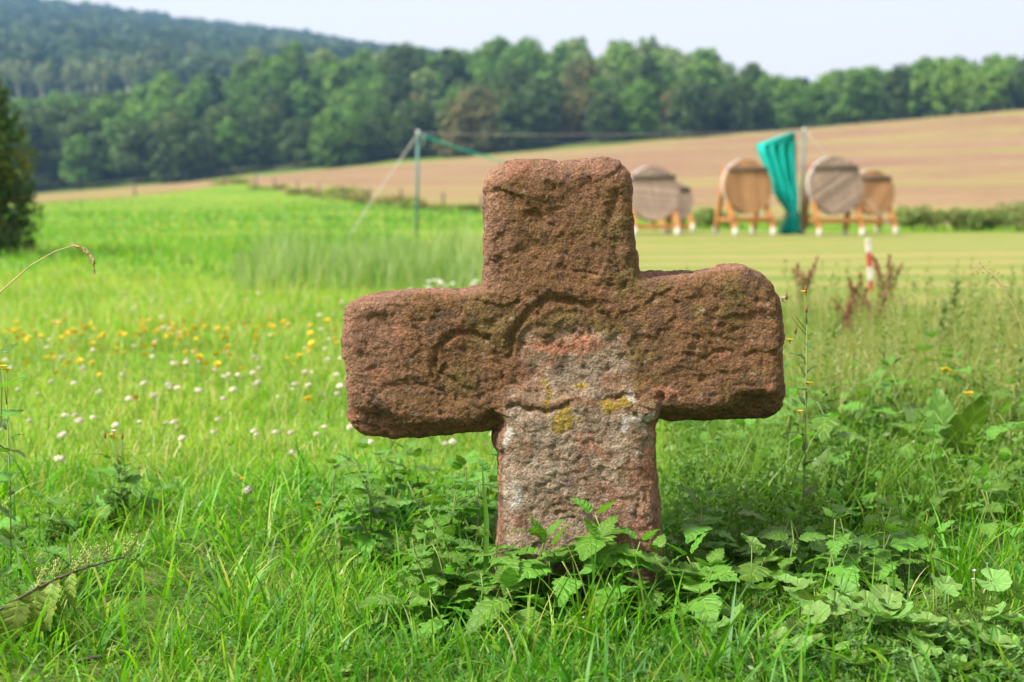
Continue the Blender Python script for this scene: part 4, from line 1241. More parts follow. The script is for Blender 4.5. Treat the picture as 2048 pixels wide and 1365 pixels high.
NT = [  # tip column, tip row, distance, leaf size, description
    (1085, 1050, 3.38, .085, 'nettle pressed against the shaft between the upright-leaved and broad-leaved nettles'),
    (1165, 1045, 3.39, .088, 'nettle with wide leaves directly before the grey middle of the shaft'),
    (1262, 1055, 3.38, .080, 'nettle at the shaft between the tallest nettle and the reddish corner'),
    (1030, 1150, 3.24, .075, 'low nettle rooted in front of the shaft foot in long grass'),
    (1240, 1140, 3.26, .080, 'low broad nettle in front of the reddish half of the shaft foot'),
    (880, 1180, 3.22, .080, 'low nettle spreading from the clump into the lawn grass'),
    (1420, 1150, 3.26, .085, 'low nettle before the bushy nettle with the pale tip'),
    (1003, 1052, 3.36, .080, 'nettle with an upright narrow top leaf against the pale edge of the cross shaft'),
    (1112, 1070, 3.34, .092, 'broad-leaved nettle in front of the middle of the cross shaft'),
    (1222, 1010, 3.37, .098, 'tallest nettle in front of the cross shaft with a steep top leaf'),
    (1298, 1090, 3.33, .070, 'small nettle with rounded leaves at the reddish corner of the shaft'),
    (1160, 1110, 3.30, .065, 'low dark nettle under the two broad nettles before the shaft'),
    (1050, 1120, 3.32, .060, 'short nettle squeezed against the shaft foot between taller nettles'),
    (915, 1110, 3.40, .080, 'spreading nettle beside the shaft next to the broad grass blade'),
    (860, 1128, 3.36, .085, 'wide nettle with overlapping leaves beside the shaft nettles'),
    (795, 1160, 3.30, .070, 'outermost nettle of the clump in the open grass beside the shaft'),
    (955, 1130, 3.30, .070, 'low nettle in front of the clump by the shaft edge'),
    (940, 1000, 3.85, .080, 'nettle just behind the cross under the arm with the carved ring'),
    (965, 925, 4.05, .075, 'tall nettle rising behind the cross below the carved ring arm'),
    (845, 900, 4.40, .075, 'slender nettle in the grass well behind the carved ring arm'),
    (870, 980, 4.00, .072, 'leafy nettle behind the clump beside the shaft'),
    (790, 960, 4.30, .065, 'small nettle at the rear of the clump towards the clover flowers'),
    (1390, 985, 3.62, .085, 'pointed dark nettle standing tall beside the reddish side of the shaft'),
    (1395, 1085, 3.40, .085, 'bushy nettle with pale tip next to the reddish shaft corner'),
    (1455, 1110, 3.36, .080, 'nettle with level leaves between the bushy nettle and the mallow leaf'),
    (1350, 1120, 3.45, .070, 'dim nettle tucked in behind the bushy nettle by the shaft'),
    (1540, 1090, 3.55, .075, 'nettle behind the single round mallow leaf'),
    (1480, 1060, 3.75, .075, 'shaded nettle behind the level-leaved nettle'),
    (1600, 1060, 3.70, .080, 'dark-leaved nettle in the row under the chipped end of the arm'),
    (1665, 1085, 3.52, .085, 'broad nettle in the middle of the dark nettle row'),
    (1715, 1065, 3.58, .080, 'nettle with a bright young tip in the dark nettle row'),
    (1775, 1050, 3.62, .080, 'slanting nettle near the far end of the dark nettle row'),
    (1820, 1030, 3.66, .075, 'nettle with a raised leaf next to the long grass tuft'),
    (1880, 1050, 3.60, .070, 'last nettle of the dark row beside the long grass tuft'),
    (1640, 1010, 4.00, .075, 'pale nettle behind the dark row near the feathery weeds'),
    (1730, 985, 4.20, .080, 'round-leaved nettle in the weeds behind the dark row'),
    (1830, 960, 4.30, .080, 'bright nettle standing in the long weeds near the upright dock leaf'),
    (1960, 940, 4.20, .085, 'dark bushy nettle in deep shade among the long weeds'),
    (2030, 900, 4.30, .085, 'tall nettle at the dark edge of the long weeds'),
    (1570, 960, 4.50, .070, 'thin nettle below the chipped arm end in the yellow weeds'),
    (1690, 870, 5.20, .075, 'nettle with drooping leaves among the seeding weeds'),
    (1600, 845, 5.10, .070, 'nettle beside the yellow-budded weed'),
    (240, 905, 4.35, .085, 'nettle with a steep leaf beside the withered yellow flower head'),
    (180, 960, 4.30, .075, 'low nettle at the foot of the steep-leaved nettle'),
    (95, 985, 4.20, .075, 'small pale nettle in the open grass near the fallen nettle'),
    (50, 1010, 4.10, .070, 'yellowish nettle seedling near the fallen nettle'),
    (300, 955, 4.50, .065, 'tiny nettle under the withered yellow flower head'),
    (600, 950, 4.60, .075, 'dark nettle standing alone among the white clover'),
    (640, 975, 4.45, .070, 'spreading nettle beside the lone dark nettle in the clover'),
    (120, 1075, 3.55, .070, 'upright dark nettle behind the fallen nettle stem'),
    (60, 1090, 3.45, .065, 'crowded nettle behind the fallen nettle stem with blue-green leaves'),
    (30, 1175, 3.20, .070, 'old nettle at the root of the fallen nettle stem'),
]
for i, (px_, row, y, s, lab) in enumerate(NT):
    h = top_h(row, y) - s * .30
    nettle(pxx(px_, y), y, max(.07, h), lab, s * (1.42 if y < 3.5 else 1.3), 900 + i, (rnd.uniform(-.25, .25), rnd.uniform(-.3, .1)))
# shaded thicket nettles whose look does not set them apart
for i in range(34):
    px_ = rnd.choice([rnd.uniform(1340, 2060), rnd.uniform(1340, 2060), rnd.uniform(820, 1010)])
    y = rnd.uniform(3.5, 4.15) if px_ > 1100 else rnd.uniform(3.35, 3.9)
    nettle(pxx(px_, y), y, rnd.uniform(.12, .20), 'small leafy nettle filling the clump beside the carved ring side of the shaft' if px_ < 1100 else 'small leafy nettle in the dark thicket under the chipped arm end' if px_ < 1700 else 'small leafy nettle in the dark thicket behind the mallows', rnd.uniform(.055, .075), 1300 + i, (rnd.uniform(-.3, .3), rnd.uniform(-.3, .3)), 'small thicket nettles')
# taller leafy growth between the cross and the lawn
for i in range(30):
    px_ = rnd.uniform(1345, 2120); y = rnd.uniform(4.3, 6.6)
    hh2 = rnd.uniform(.20, .36) if px_ > 1560 else rnd.uniform(.12, .20)
    lab = 'leafy bright nettle standing in the rank weeds below the chipped arm end' if px_ < 1700 else 'leafy bright nettle standing in the rank weeds in front of the lawn'
    nettle(pxx(px_, y), y, hh2, lab, rnd.uniform(.085, .12), 1500 + i, (rnd.uniform(-.3, .3), rnd.uniform(-.3, .3)), 'nettles in the rank weeds')
for i in range(16):
    px_ = rnd.uniform(800, 1000) if i < 9 else rnd.uniform(560, 820); y = rnd.uniform(3.75, 4.5)
    nettle(pxx(px_, y), y, rnd.uniform(.16, .28), 'bright nettle behind the clump under the carved ring arm' if i < 9 else 'bright nettle in the grass between the clump and the clover flowers', rnd.uniform(.075, .10), 1600 + i, (rnd.uniform(-.3, .3), rnd.uniform(-.3, .3)), 'nettles behind the carved ring arm')
# nettle leaning in at the frame's edge
t = nettle(pxx(-32, 3.45), 3.45, .58, 'tall seeding nettle with dark leaves at the edge of the meadow', .085, 77, (.06, 0), npair=8)

# fallen old nettle with strings of green seed
def fallen_nettle():
    A = Vector(tuple(at(-40, 1245, 3.05))); B = Vector(tuple(at(248, 1118, 3.2)))
    t = empty('nettle_plant', (A.x, A.y, z1(A.x, A.y))); tag(t, 'fallen old nettle with yellowing leaves and strings of green seed', 'nettle')
    o = Vector(t.location)
    pts = [A.lerp(B, f) - o + Vector((0, 0, .02 * math.sin(f * 3))) for f in np.linspace(0, 1, 9)]
    MB().tube([Vector((-.05, .02, -.02))] + pts, [.0036] + [.0034 - .0002 * i for i in range(9)], 6).build('stem', M['stem_dark'], t)
    r = random.Random(3)
    for i in (1, 2, 3, 4, 5, 6, 7, 8):
        for k in (0, 1):
            if i < 6 or k == 0:
                leaf_on(t, NETO[r.randrange(2)] if i < 6 else NET[r.randrange(4)], pts[i], r.uniform(-1.9, -.4) if k else r.uniform(.2, 2.2), R(-50 + r.uniform(-20, 20)) if k else R(-5), (.10 if i < 5 else .055) * r.uniform(.8, 1.1), r.uniform(-.5, .5))
        if i > 2:
            mb = MB()
            for k in range(4):
                d = Vector((r.uniform(-.3, .6), r.uniform(-.6, .6), r.uniform(.3, 1))).normalized() * r.uniform(.03, .055)
                mb.tube([pts[i], pts[i] + d * .6, pts[i] + d + Vector((0, 0, -.012))], .0006, 3)
                for q in range(9):
                    c = pts[i] + d * (.25 + .75 * q / 8) + Vector((r.uniform(-.004, .004), r.uniform(-.004, .004), r.uniform(-.006, .002)))
                    mb.tube([c, c + Vector((0, 0, .0035))], [.0022, .0012], 5)
            mb.build('seed_string', M['seed_green'], t)
M['seed_green'] = simple_mat('green_seed', (0.36, 0.40, 0.12), 0.8, 0.3, 90)
fallen_nettle()
# dry twig lying in the grass
A, B = at(150, 1352, 3.02), at(318, 1290, 3.12)
tw = [Vector(tuple(A)).lerp(Vector(tuple(B)), f) + Vector((0, 0, .012 * math.sin(f * 5))) for f in np.linspace(0, 1, 8)]
tw = [Vector((p.x, p.y, max(.012, min(p.z, .05)))) for p in tw]
tag(MB().tube(tw, [.005, .0048, .0046, .0042, .004, .0035, .003, .002], 6).build('twig', M['stem_dark']), 'brown dry twig lying in the short grass', 'twig')

# mallow
def mallow_leaf(seed, lobes=5):
    r = random.Random(seed)
    V = [(0, 0, 0)]; uv = [(0, 0)]; nr, na = 3, 40
    ang = np.linspace(R(-160), R(160), na)
    for j in range(1, nr + 1):
        f = j / nr
        for k, a in enumerate(ang):
            lob = .91 + .09 * abs(math.cos(a * lobes / 2 * (360 / 340)))
            cren = 1 + (.035 * math.sin(k * 2.2 + seed) if j == nr else 0)
            rad = f * lob * cren
            pleat = .07 * f * math.cos(a * lobes * 1.06) + .05 * f * math.sin(a * 2 + seed)
            V.append((math.cos(a) * rad, math.sin(a) * rad, .28 * f * f - .10 * f + pleat)); uv.append((f, a))
    Fc = []
    for k in range(na - 1):
        Fc.append((0, 1 + k, 2 + k))
        for j in range(nr - 1):
            a = 1 + j * na + k; b = 1 + (j + 1) * na + k
            Fc.append((a, b, b + 1, a + 1))
    return mesh_np('leaf', np.array(V), Fc, M['mallow'], True, uv=np.array(uv))
MAL = [mallow_leaf(k, 5 + k % 2) for k in range(4)]
def mallow(px_, row, y, n, label, size=.034, seed=0, spread=.055):
    r = random.Random(seed); x = pxx(px_, y); g = z1(x, y)
    hmid = max(.035, at(px_, row, y)[2] - g)
    t = empty('mallow_plant', (x, y, g)); tag(t, label, 'mallow', 'mallows in the short grass')
    for i in range(n):
        an = 2.4 * i + r.uniform(-.5, .5); rad = spread * math.sqrt(i / max(1, n - 1)) if n > 1 else 0
        p = Vector((math.cos(an) * rad, math.sin(an) * rad * .8, hmid * r.uniform(.75, 1.15)))
        s = size * r.uniform(.75, 1.15)
        st = MB().tube([(0, 0, -.02), (p.x * .4, p.y * .4, p.z * .6), tuple(p)], [.0018, .0016, .0012], 5).build('stalk', M['stem'], t)
        o = obj('leaf', MAL[r.randrange(4)], t, loc=p, scale=s)
        o.rotation_euler = Euler((r.uniform(-.1, .75), r.uniform(-.45, .45), r.uniform(0, 6.28)), 'XYZ')
ML = [(1510, 1098, 3.42, 1, .040, 'single large round mallow leaf among the nettles by the shaft'),
      (1495, 1150, 3.33, 2, .036, 'pair of round mallow leaves in front of the level-leaved nettle'),
      (1610, 1165, 3.32, 4, .034, 'mallow with grey-green leaves below the dark nettle row'),
      (1715, 1215, 3.14, 4, .034, 'mallow with crimped leaves in the open short grass'),
      (1785, 1190, 3.16, 2, .032, 'small mallow between the crimped mallow and yellow-green nettle'),
      (1640, 1275, 3.05, 4, .030, 'flat mallow low in the grass in front of the crimped mallow'),
      (1760, 1300, 2.98, 5, .033, 'mallow rosette with overlapping leaves low in the grass'),
      (1850, 1240, 3.06, 4, .034, 'mallow beside the overlapping rosette with tilted leaves'),
      (1910, 1270, 3.02, 5, .033, 'dense mallow rosette between two bright mallows'),
      (1985, 1190, 3.16, 5, .036, 'tall mallow with wide pleated leaves at the edge of the patch'),
      (2020, 1260, 3.02, 5, .036, 'bright mallow with the widest leaves in the patch'),
      (1930, 1330, 2.92, 5, .032, 'lowest mallow spreading over bare soil'),
      (2045, 1320, 2.94, 5, .034, 'mallow half hiding the bare soil at the patch end'),
      (1470, 1245, 3.12, 1, .040, 'lone folded mallow leaf lying in the grass before the shaft nettles'),
      (1840, 1335, 2.90, 4, .030, 'small mallow leaves between the lowest mallow and the rosette')]
for i, (px_, row, y, nlf, s, lab) in enumerate(ML):
    mallow(px_, row, y, nlf if nlf < 3 else nlf + 4, lab, s * 1.05, 40 + i, .06 + .011 * nlf)

# docks with long leaves
def dock(px_, row, y, n, size, label, seed, up=70):
    r = random.Random(seed); x = pxx(px_, y)
    t = empty('dock_plant', (x, y, z1(x, y))); tag(t, label, 'dock', 'docks in the weeds')
    for i in range(n):
        az = r.uniform(0, 6.28)
        leaf_on(t, DOCK[i % 3], (0, 0, .01), az, R(up + r.uniform(-18, 12)), size * r.uniform(.8, 1.1), r.uniform(-.4, .4))
    MB().tube([(0, 0, -.03), (0, 0, .05)], [.006, .003], 6).build('stem', M['stem'], t)
dock(1620, 900, 4.2, 3, .24, 'dock with one pale upright leaf below the chipped arm end', 1)
dock(1790, 830, 5.2, 5, .34, 'large dock with dark arching leaves in the tall weeds', 2, 55)
dock(1900, 800, 4.9, 4, .36, 'large dock with a bright yellow-green upright leaf', 3, 75)
dock(1740, 690, 6.6, 6, .22, 'fresh green dock rosette far back in the yellow weeds', 4, 60)
dock(420, 1130, 3.75, 5, .07, 'small dark herb rosette in the open grass', 5, 40)
# rusty seeding docks at the lawn's edge
def seeding_dock(px_, row, y, label, seed, nst=5):
    r = random.Random(seed); x = pxx(px_, y); g = z1(x, y); h = top_h(row, y)
    t = empty('seeding_dock', (x, y, g)); tag(t, label, 'dock', 'rusty seeding docks')
    for k in range(nst):
        lx, ly = r.uniform(-.25, .25), r.uniform(-.2, .2); hk = h * r.uniform(.75, 1.0)
        pts = [Vector((lx * hk * f * f, ly * hk * f * f, hk * f)) for f in np.linspace(0, 1, 7)]
        s = MB().tube([pts[0] - Vector((0, 0, .03))] + pts[1:], [.005] * 4 + [.0035, .003, .002], 5).build('stem', M['dock_seed'], t)
        mb = MB()
        for q in range(130):
            f = .35 + .65 * r.random(); p = Vector((lx * hk * f * f, ly * hk * f * f, hk * f))
            an = r.uniform(0, 6.28); d = Vector((math.cos(an), math.sin(an), .5)) * r.uniform(.004, .055) * (1.2 - f)
            c = p + d; e = .006
            mb.add([c + Vector((e, 0, 0)), c + Vector((0, e, 0)), c + Vector((-e, 0, 0)), c + Vector((0, -e, 0)), c + Vector((0, 0, e * 1.5)), c - Vector((0, 0, e * 1.5))],
                   [(0, 1, 4), (1, 2, 4), (2, 3, 4), (3, 0, 4), (1, 0, 5), (2, 1, 5), (3, 2, 5), (0, 3, 5)])
        mb.build('seed_head', M['dock_seed'], s)
    for k in range(3):
        leaf_on(t, DOCK[k], (0, 0, .02), r.uniform(0, 6.28), R(45), .22, 0)
for i, (px_, row, y, lab) in enumerate([
        (1770, 505, 10.5, 'tallest rusty seeding dock right beside the red and white stake'),
        (1715, 545, 10.2, 'rusty seeding dock next to the tallest one by the stake'),
        (1690, 600, 9.2, 'shorter faded seeding dock in front of the rusty docks'),
        (1605, 512, 11.0, 'thin pale rusty dock above the rounded arm end of the cross'),
        (1750, 575, 9.6, 'bushy rusty dock at the foot of the stake')]):
    seeding_dock(px_, row, y, lab, 70 + i)

# mugwort-like green weeds and yellow-budded hawkbits
def herb_plant(px_, row, y, label, seed, cat='weed', name='leafy_weed', nl=22, size=.06, group='leafy weeds beside the lawn'):
    r = random.Random(seed); x = pxx(px_, y); g = z1(x, y); h = top_h(row, y)
    t = empty(name, (x, y, g)); tag(t, label, cat, group)
    lx = r.uniform(-.15, .15)
    pts = [Vector((lx * h * f * f, 0, h * f)) for f in np.linspace(0, 1, 7)]
    MB().tube([pts[0] - Vector((0, 0, .03))] + pts[1:], [.0022] * 4 + [.002, .0016, .001], 5).build('stem', M['stem'], t)
    for k in range(nl):
        f = .15 + .83 * k / nl; p = Vector((lx * h * f * f, 0, h * f))
        leaf_on(t, WEEDL[k % 2], p, k * 2.4 + r.uniform(-.3, .3), R(35 + r.uniform(-25, 25)), size * (1.15 - .6 * f) * r.uniform(.7, 1.2), r.uniform(-.4, .4))
    return t, pts
herb_plant(1905, 560, 8.6, 'bushy dark green weed standing before the mown lawn', 5, nl=46, size=.085)
herb_plant(1880, 600, 8.2, 'shorter weed beside the bushy dark green weed', 6, nl=36, size=.085)
herb_plant(1385, 520, 7.2, 'thin sprig of weed rising behind the cross arm', 7, nl=16, size=.04)
herb_plant(1800, 660, 5.6, 'slender upright weed with small hanging leaves', 8, nl=26, size=.05)
herb_plant(1770, 640, 6.0, 'seeding weed behind the slender upright weed', 9, nl=30, size=.04)
herb_plant(2040, 690, 5.6, 'pale seeding weed at the end of the tall weeds', 10, nl=34, size=.045)
herb_plant(1975, 730, 5.4, 'weed with crowded small leaves among the tall grass blades', 11, nl=30, size=.05)
herb_plant(1655, 760, 5.0, 'leafy weed below the thin pale dock near the arm', 12, nl=24, size=.07)
herb_plant(248, 885, 4.35, 'leafy stalk carrying the withered yellow flower head', 13, nl=12, size=.045)
def petals(mb, c, r_, n=12, lift=.25, up=Vector((0, 0, 1))):
    a = up.orthogonal().normalized(); b = up.cross(a)
    for k in range(n):
        an = 2 * math.pi * k / n; d = a * math.cos(an) + b * math.sin(an); e = a * -math.sin(an) + b * math.cos(an)
        mb.add([c, c + d * r_ * .6 + e * r_ * .2 + up * r_ * lift * .5, c + d * r_ + up * r_ * lift, c + d * r_ * .6 - e * r_ * .2 + up * r_ * lift * .5], [(0, 3, 2, 1)])
    mb.tube([c - up * r_ * .5, c - up * r_ * .1, c + up * r_ * .2], [r_ * .12, r_ * .35, r_ * .3], 7)
def hawkbit(px_, y, heads, label, seed):
    r = random.Random(seed); x = pxx(px_, y); g = z1(x, y)
    t = empty('hawkweed', (x, y, g)); tag(t, label, 'weed', 'yellow-budded weeds')
    zmax = max(at(hx, hr, y)[2] - g for hx, hr, kind in heads)
    mid = Vector((.004, 0, max(.12, zmax - .09)))
    MB().tube([(0, 0, -.03), (.006, 0, mid.z * .5), tuple(mid)], [.0022, .002, .0018], 5).build('stem', M['stem'], t)
    for hx, hr, kind in heads:
        P = Vector(tuple(at(hx, hr, y))) - Vector((x, y, g))
        s0 = Vector((.004, 0, min(mid.z, max(.08, P.z - .09))))
        st = MB().tube([s0, s0.lerp(P, .5) + Vector((0, 0, -.01)), P], [.0014, .0011, .0009], 5).build('branch', M['stem'], t)
        mb = MB()
        if kind == 'y':
            petals(mb, P, .011, 14, .5); mb.build('flower', M['petal_y'], st)
        elif kind == 'w':
            petals(mb, P, .009, 16, .9); petals(mb, P, .008, 12, .2); mb.build('seed_head', M['petal_w'], st)
        else:
            mb.tube([P - Vector((0, 0, .010)), P - Vector((0, 0, .002)), P + Vector((0, 0, .010))], [.002, .0036, .0012], 7); mb.build('bud', M['dock_seed'], st)
    for k in range(14):
        leaf_on(t, WEEDL[k % 2], (.003, 0, .05 + (mid.z - .06) * k / 14), k * 2.3, R(30 + r.uniform(-15, 25)), .055 * r.uniform(.7, 1.2), 0)
hawkbit(1610, 3.9, [(1565, 600, 'w'), (1573, 592, 'b'), (1608, 586, 'y'), (1612, 578, 'b'), (1613, 618, 'b'), (1591, 660, 'b'), (1579, 682, 'y'), (1616, 768, 'y'), (1600, 825, 'y')], 'tall branched weed with yellow buds and a white seed head by the arm end', 1)
hawkbit(1895, 5.3, [(1885, 740, 'y'), (1898, 742, 'y'), (1904, 750, 'y'), (1892, 738, 'y')], 'weed with a tight cluster of yellow flowers in the tall weeds', 2)
hawkbit(1938, 4.9, [(1931, 788, 'y'), (1941, 787, 'y'), (1937, 794, 'y')], 'lower weed with three yellow flowers near the bright dock leaf', 3)
hawkbit(232, 4.3, [(222, 872, 'y'), (232, 876, 'y'), (245, 872, 'b'), (210, 870, 'b'), (226, 866, 'w')], 'withered yellow flower head with brown buds above the steep-leaved nettle', 4)
hawkbit(6, 3.7, [(6, 735, 'y'), (14, 742, 'y')], 'weed with orange-yellow florets beside the tall seeding nettle', 5)

# ------------------------------------------------------------------ flowers in the meadow
def clover_mesh():
    mb = MB()
    mb.tube([(0, 0, -.09), (.003, 0, -.04), (0, 0, 0)], .0012, 4)
    st = mb.mesh('stem', M['stem'])
    hd = MB(); r = random.Random(2)
    for k in range(34):
        z = 1 - 1.55 * (k + .5) / 34; rr = math.sqrt(max(0, 1 - z * z)); an = k * 2.4
        d = Vector((rr * math.cos(an), rr * math.sin(an), z * .8 + .2)).normalized()
        a = d.orthogonal().normalized() * .0028; b = d.cross(a)
        c0, c1 = d * .003, d * .0115 * r.uniform(.85, 1.1)
        hd.add([c0, c1 + a, c1 + b, c1 - a, c1 - b], [(0, 1, 2), (0, 2, 3), (0, 3, 4), (0, 4, 1), (1, 4, 3, 2)])
    return st, hd.mesh('flower_head', M['petal_w'], False)
cst, chd = clover_mesh()
hd = MB(); petals(hd, Vector((0, 0, 0)), .013, 14, .35); petals(hd, Vector((0, 0, .001)), .012, 14, .8); petals(hd, Vector((0, 0, .002)), .008, 10, 1.1)
ymesh = hd.mesh('flower_head', M['petal_y'], False)
yst = MB().tube([(0, 0, -.14), (.004, 0, -.07), (0, 0, 0)], .0012, 4).mesh('stem', M['stem'])
def flower(name, head, stem, x, y, z, s, label, cat, group, ob=1.0):
    t = empty(name, (x, y, z1(x, y))); tag(t, label, cat, group)
    o = obj('flower_head', head, t, loc=(0, 0, z), scale=(s, s, s * ob), rot=(rnd.uniform(-.45, .3), rnd.uniform(-.35, .35), rnd.uniform(0, 6)))
    obj('stem', stem, t, loc=(0, 0, z), scale=(1, 1, (z + .01) / (.09 if stem is cst else .14)))
n_c = 0
while n_c < 175:
    if rnd.random() < .72:
        px_, row = rnd.uniform(-60, 1000), rnd.choice([rnd.gauss(800, 22), rnd.gauss(905, 22), rnd.gauss(830, 50), rnd.uniform(740, 960)])
    else:
        px_, row = rnd.uniform(-60, 960), rnd.uniform(600, 760)
    P = hit(px_, row)
    if P[1] > 15 or P[1] < 4.3: continue
    flower('clover_flower', chd, cst, P[0], P[1], rnd.uniform(.06, .115), rnd.uniform(.85, 1.6), 'white round clover flower in the meadow behind the cross', 'clover flower', 'white clover flowers', ob=.72)
    n_c += 1
for px_, row in [(497, 1012), (1050, 935), (925, 845), (905, 905), (1640, 900), (1955, 660), (1760, 850)]:
    P = hit(px_, row + 40)
    flower('clover_flower', chd, cst, P[0], P[1], .10, 1.2, 'white round clover flower in the meadow behind the cross', 'clover flower', 'white clover flowers')
n_y = 0
while n_y < 165:
    u = rnd.random()
    if u < .66: px_, row = rnd.uniform(-60, 700), rnd.gauss(684, 14)
    elif u < .9: px_, row = rnd.uniform(-60, 690), rnd.gauss(745, 18)
    else: px_, row = rnd.uniform(-60, 700), rnd.uniform(620, 860)
    if n2(np.array([px_]), np.array([row * 2.0]), .012, 3.3)[0] < -.15 and rnd.random() < .75: continue
    P = hit(px_, row + 22)
    flower('yellow_flower', ymesh, yst, P[0], P[1], rnd.uniform(.10, .17), rnd.uniform(.95, 1.65), 'small bright yellow flower in the meadow beside the carved ring arm', 'yellow flower', 'yellow meadow flowers')
    n_y += 1
for px_, row in [(636, 1035), (640, 1045), (486, 980)]:
    P = hit(px_, row + 40)
    flower('yellow_flower', ymesh, yst, P[0], P[1], .09, .8, 'little yellow flower low in the grass by the nettle clump', 'yellow flower', 'little yellow flowers near the nettles')
# umbels behind the carved arm
um = MB(); r_u = random.Random(6)
for k in range(24):
    an = k * 2.4; rr = .042 * math.sqrt(k / 24); c = Vector((math.cos(an) * rr, math.sin(an) * rr, -.12 * rr))
    um.tube([c + Vector((0, 0, -.003)), c + Vector((0, 0, .004))], [.009, .007], 6)
    um.tube([Vector((0, 0, -.05)), c], .0008, 3)
umesh = um.mesh('flower_head', M['umbel'], False)
for i in range(14):
    px_, row = rnd.uniform(838, 965), rnd.gauss(572, 9)
    y = rnd.uniform(12.6, 13.8); x = pxx(px_, y)
    flower('white_umbel', umesh, yst, x, y, max(.1, at(px_, row, y)[2] - z1(x, y)), rnd.uniform(.4, .7), 'flat white umbel flower in front of the tall pale grass', 'umbel flower', 'white umbels by the tall grass')
# tiny lilac flowers in the short grass
lm = MB(); petals(lm, Vector((0, 0, 0)), .005, 5, .1)
lmesh = lm.mesh('flower_head', M['lilac'], False)
for px_, row, y in [(1187, 1215, 3.25), (1170, 1235, 3.2), (1188, 1237, 3.2), (1740, 1308, 2.95), (1885, 1165, 3.3), (1910, 1175, 3.28), (1960, 1158, 3.3), (1988, 1127, 3.4), (1962, 1141, 3.36), (1880, 1182, 3.25), (1317, 1344, 2.95)]:
    x = pxx(px_, y)
    flower('lilac_flower', lmesh, cst, x, y, max(.03, at(px_, row, y)[2] - z1(x, y)), 1.0, 'tiny pale lilac flower in the short grass before the nettles', 'lilac flower', 'tiny lilac flowers')

# ------------------------------------------------------------------ dry seed stalks
def seed_stalk():
    y = 3.5
    pix = [(-190, 1190), (-150, 960), (-80, 690), (0, 585), (60, 532), (110, 503), (148, 491), (172, 497), (184, 512), (188, 534)]
    P = [Vector(tuple(at(a, b, y))) for a, b in pix]; g = z1(P[0].x, y); P[0].z = g - .02
    t = empty('grass_stalk', (P[0].x, y, g)); tag(t, 'dry straw-coloured grass stalk arching over with a drooping seed head', 'grass stalk')
    o = Vector((P[0].x, y, g))
    MB().tube([p - o for p in P], [.0022, .002, .0018, .0015, .0013, .0011, .001, .0009, .0008, .0006], 6).build('stem', M['straw'], t)
    r = random.Random(1)
    def spike(a, b, n, w):
        A = Vector(tuple(at(a[0], a[1], y))) - o; B = Vector(tuple(at(b[0], b[1], y))) - o
        mb = MB()
        for k in range(n):
            f = k / (n - 1); c = A.lerp(B, f); wk = w * (1 - .5 * f)
            d = (B - A).normalized()
            off = Vector((r.uniform(-1, 1), r.uniform(-1, 1), r.uniform(-1, 1))) * wk * .6
            mb.tube([c + off, c + off * 1.4 + d * .006, c + off + d * .014], [.0008, wk * .55, .0004], 5)
        mb.build('spikelet', M['seed'], t)
    spike((143, 489), (160, 496), 9, .0042)
    spike((166, 496), (178, 510), 9, .0042)
    spike((176, 506), (186, 520), 11, .0044)
    spike((185, 515), (188, 538), 11, .0038)
seed_stalk()
def fine_stalk(pix, y, label, mat):
    P = [Vector(tuple(at(a, b, y))) for a, b in pix]; g = z1(P[0].x, y); P[0].z = g - .02
    o = Vector((P[0].x, y, g)); t = empty('grass_stalk', o); tag(t, label, 'grass stalk')
    MB().tube([p - o for p in P], [.0016] + [.0012] * (len(P) - 2) + [.0006], 5).build('stem', mat, t)
    r = random.Random(len(pix)); mb = MB()
    for k in range(22):
        i = r.randrange(max(1, len(P) - 4), len(P)); c = P[i - 1].lerp(P[i], r.random()) - o
        d = Vector((r.uniform(-1, 1), r.uniform(-.6, .6), r.uniform(-.6, .6))).normalized() * r.uniform(.006, .03)
        mb.tube([c, c + d], .0004, 3); mb.tube([c + d, c + d + d.normalized() * .005, c + d + d.normalized() * .011], [.0006, .0018, .0004], 4)
    mb.build('seed_head', M['seed'], t)
fine_stalk([(2075, 1180), (2066, 900), (2058, 700), (2030, 620), (2010, 580), (1985, 550), (1965, 535), (1945, 532)], 4.3, 'fine nodding grass stalk with loose spikelets above the tall weeds', M['straw'])
# broad grass blade standing by the shaft, and the long-leaved tufts before the cross
def blade_thing(pix, y, w, label, mat):
    P = [Vector(tuple(at(a, b, y))) for a, b in pix]; g = z1(P[0].x, y); o = Vector((P[0].x, y, g)); P[0].z = g - .02
    V, Fc = [], []
    for i, p in enumerate(P):
        f = i / (len(P) - 1); ww = w * (1 - f ** 3) * (.7 + .3 * min(1, 3 * f))
        for s in (-1, 0, 1): V.append(tuple(p - o + Vector((s * ww, -.3 * ww * abs(s), 0))))
    for i in range(len(P) - 1):
        for k in (0, 1): Fc.append((i * 3 + k, i * 3 + k + 1, (i + 1) * 3 + k + 1, (i + 1) * 3 + k))
    me = mesh_np('grass_blade', np.array(V), Fc, mat, True)
    tag(obj('broad_grass', me, loc=o), label, 'grass')
M['bigblade'] = leaf_mat('broad_blade', (0.11, 0.22, 0.03), (0.085, 0.18, 0.025), 0.45, 0.45, 0.3)
blade_thing([(970, 1240), (972, 1130), (973, 1040), (968, 980), (964, 925)], 3.38, .0065, 'single broad grass blade standing upright beside the cross shaft', M['bigblade'])

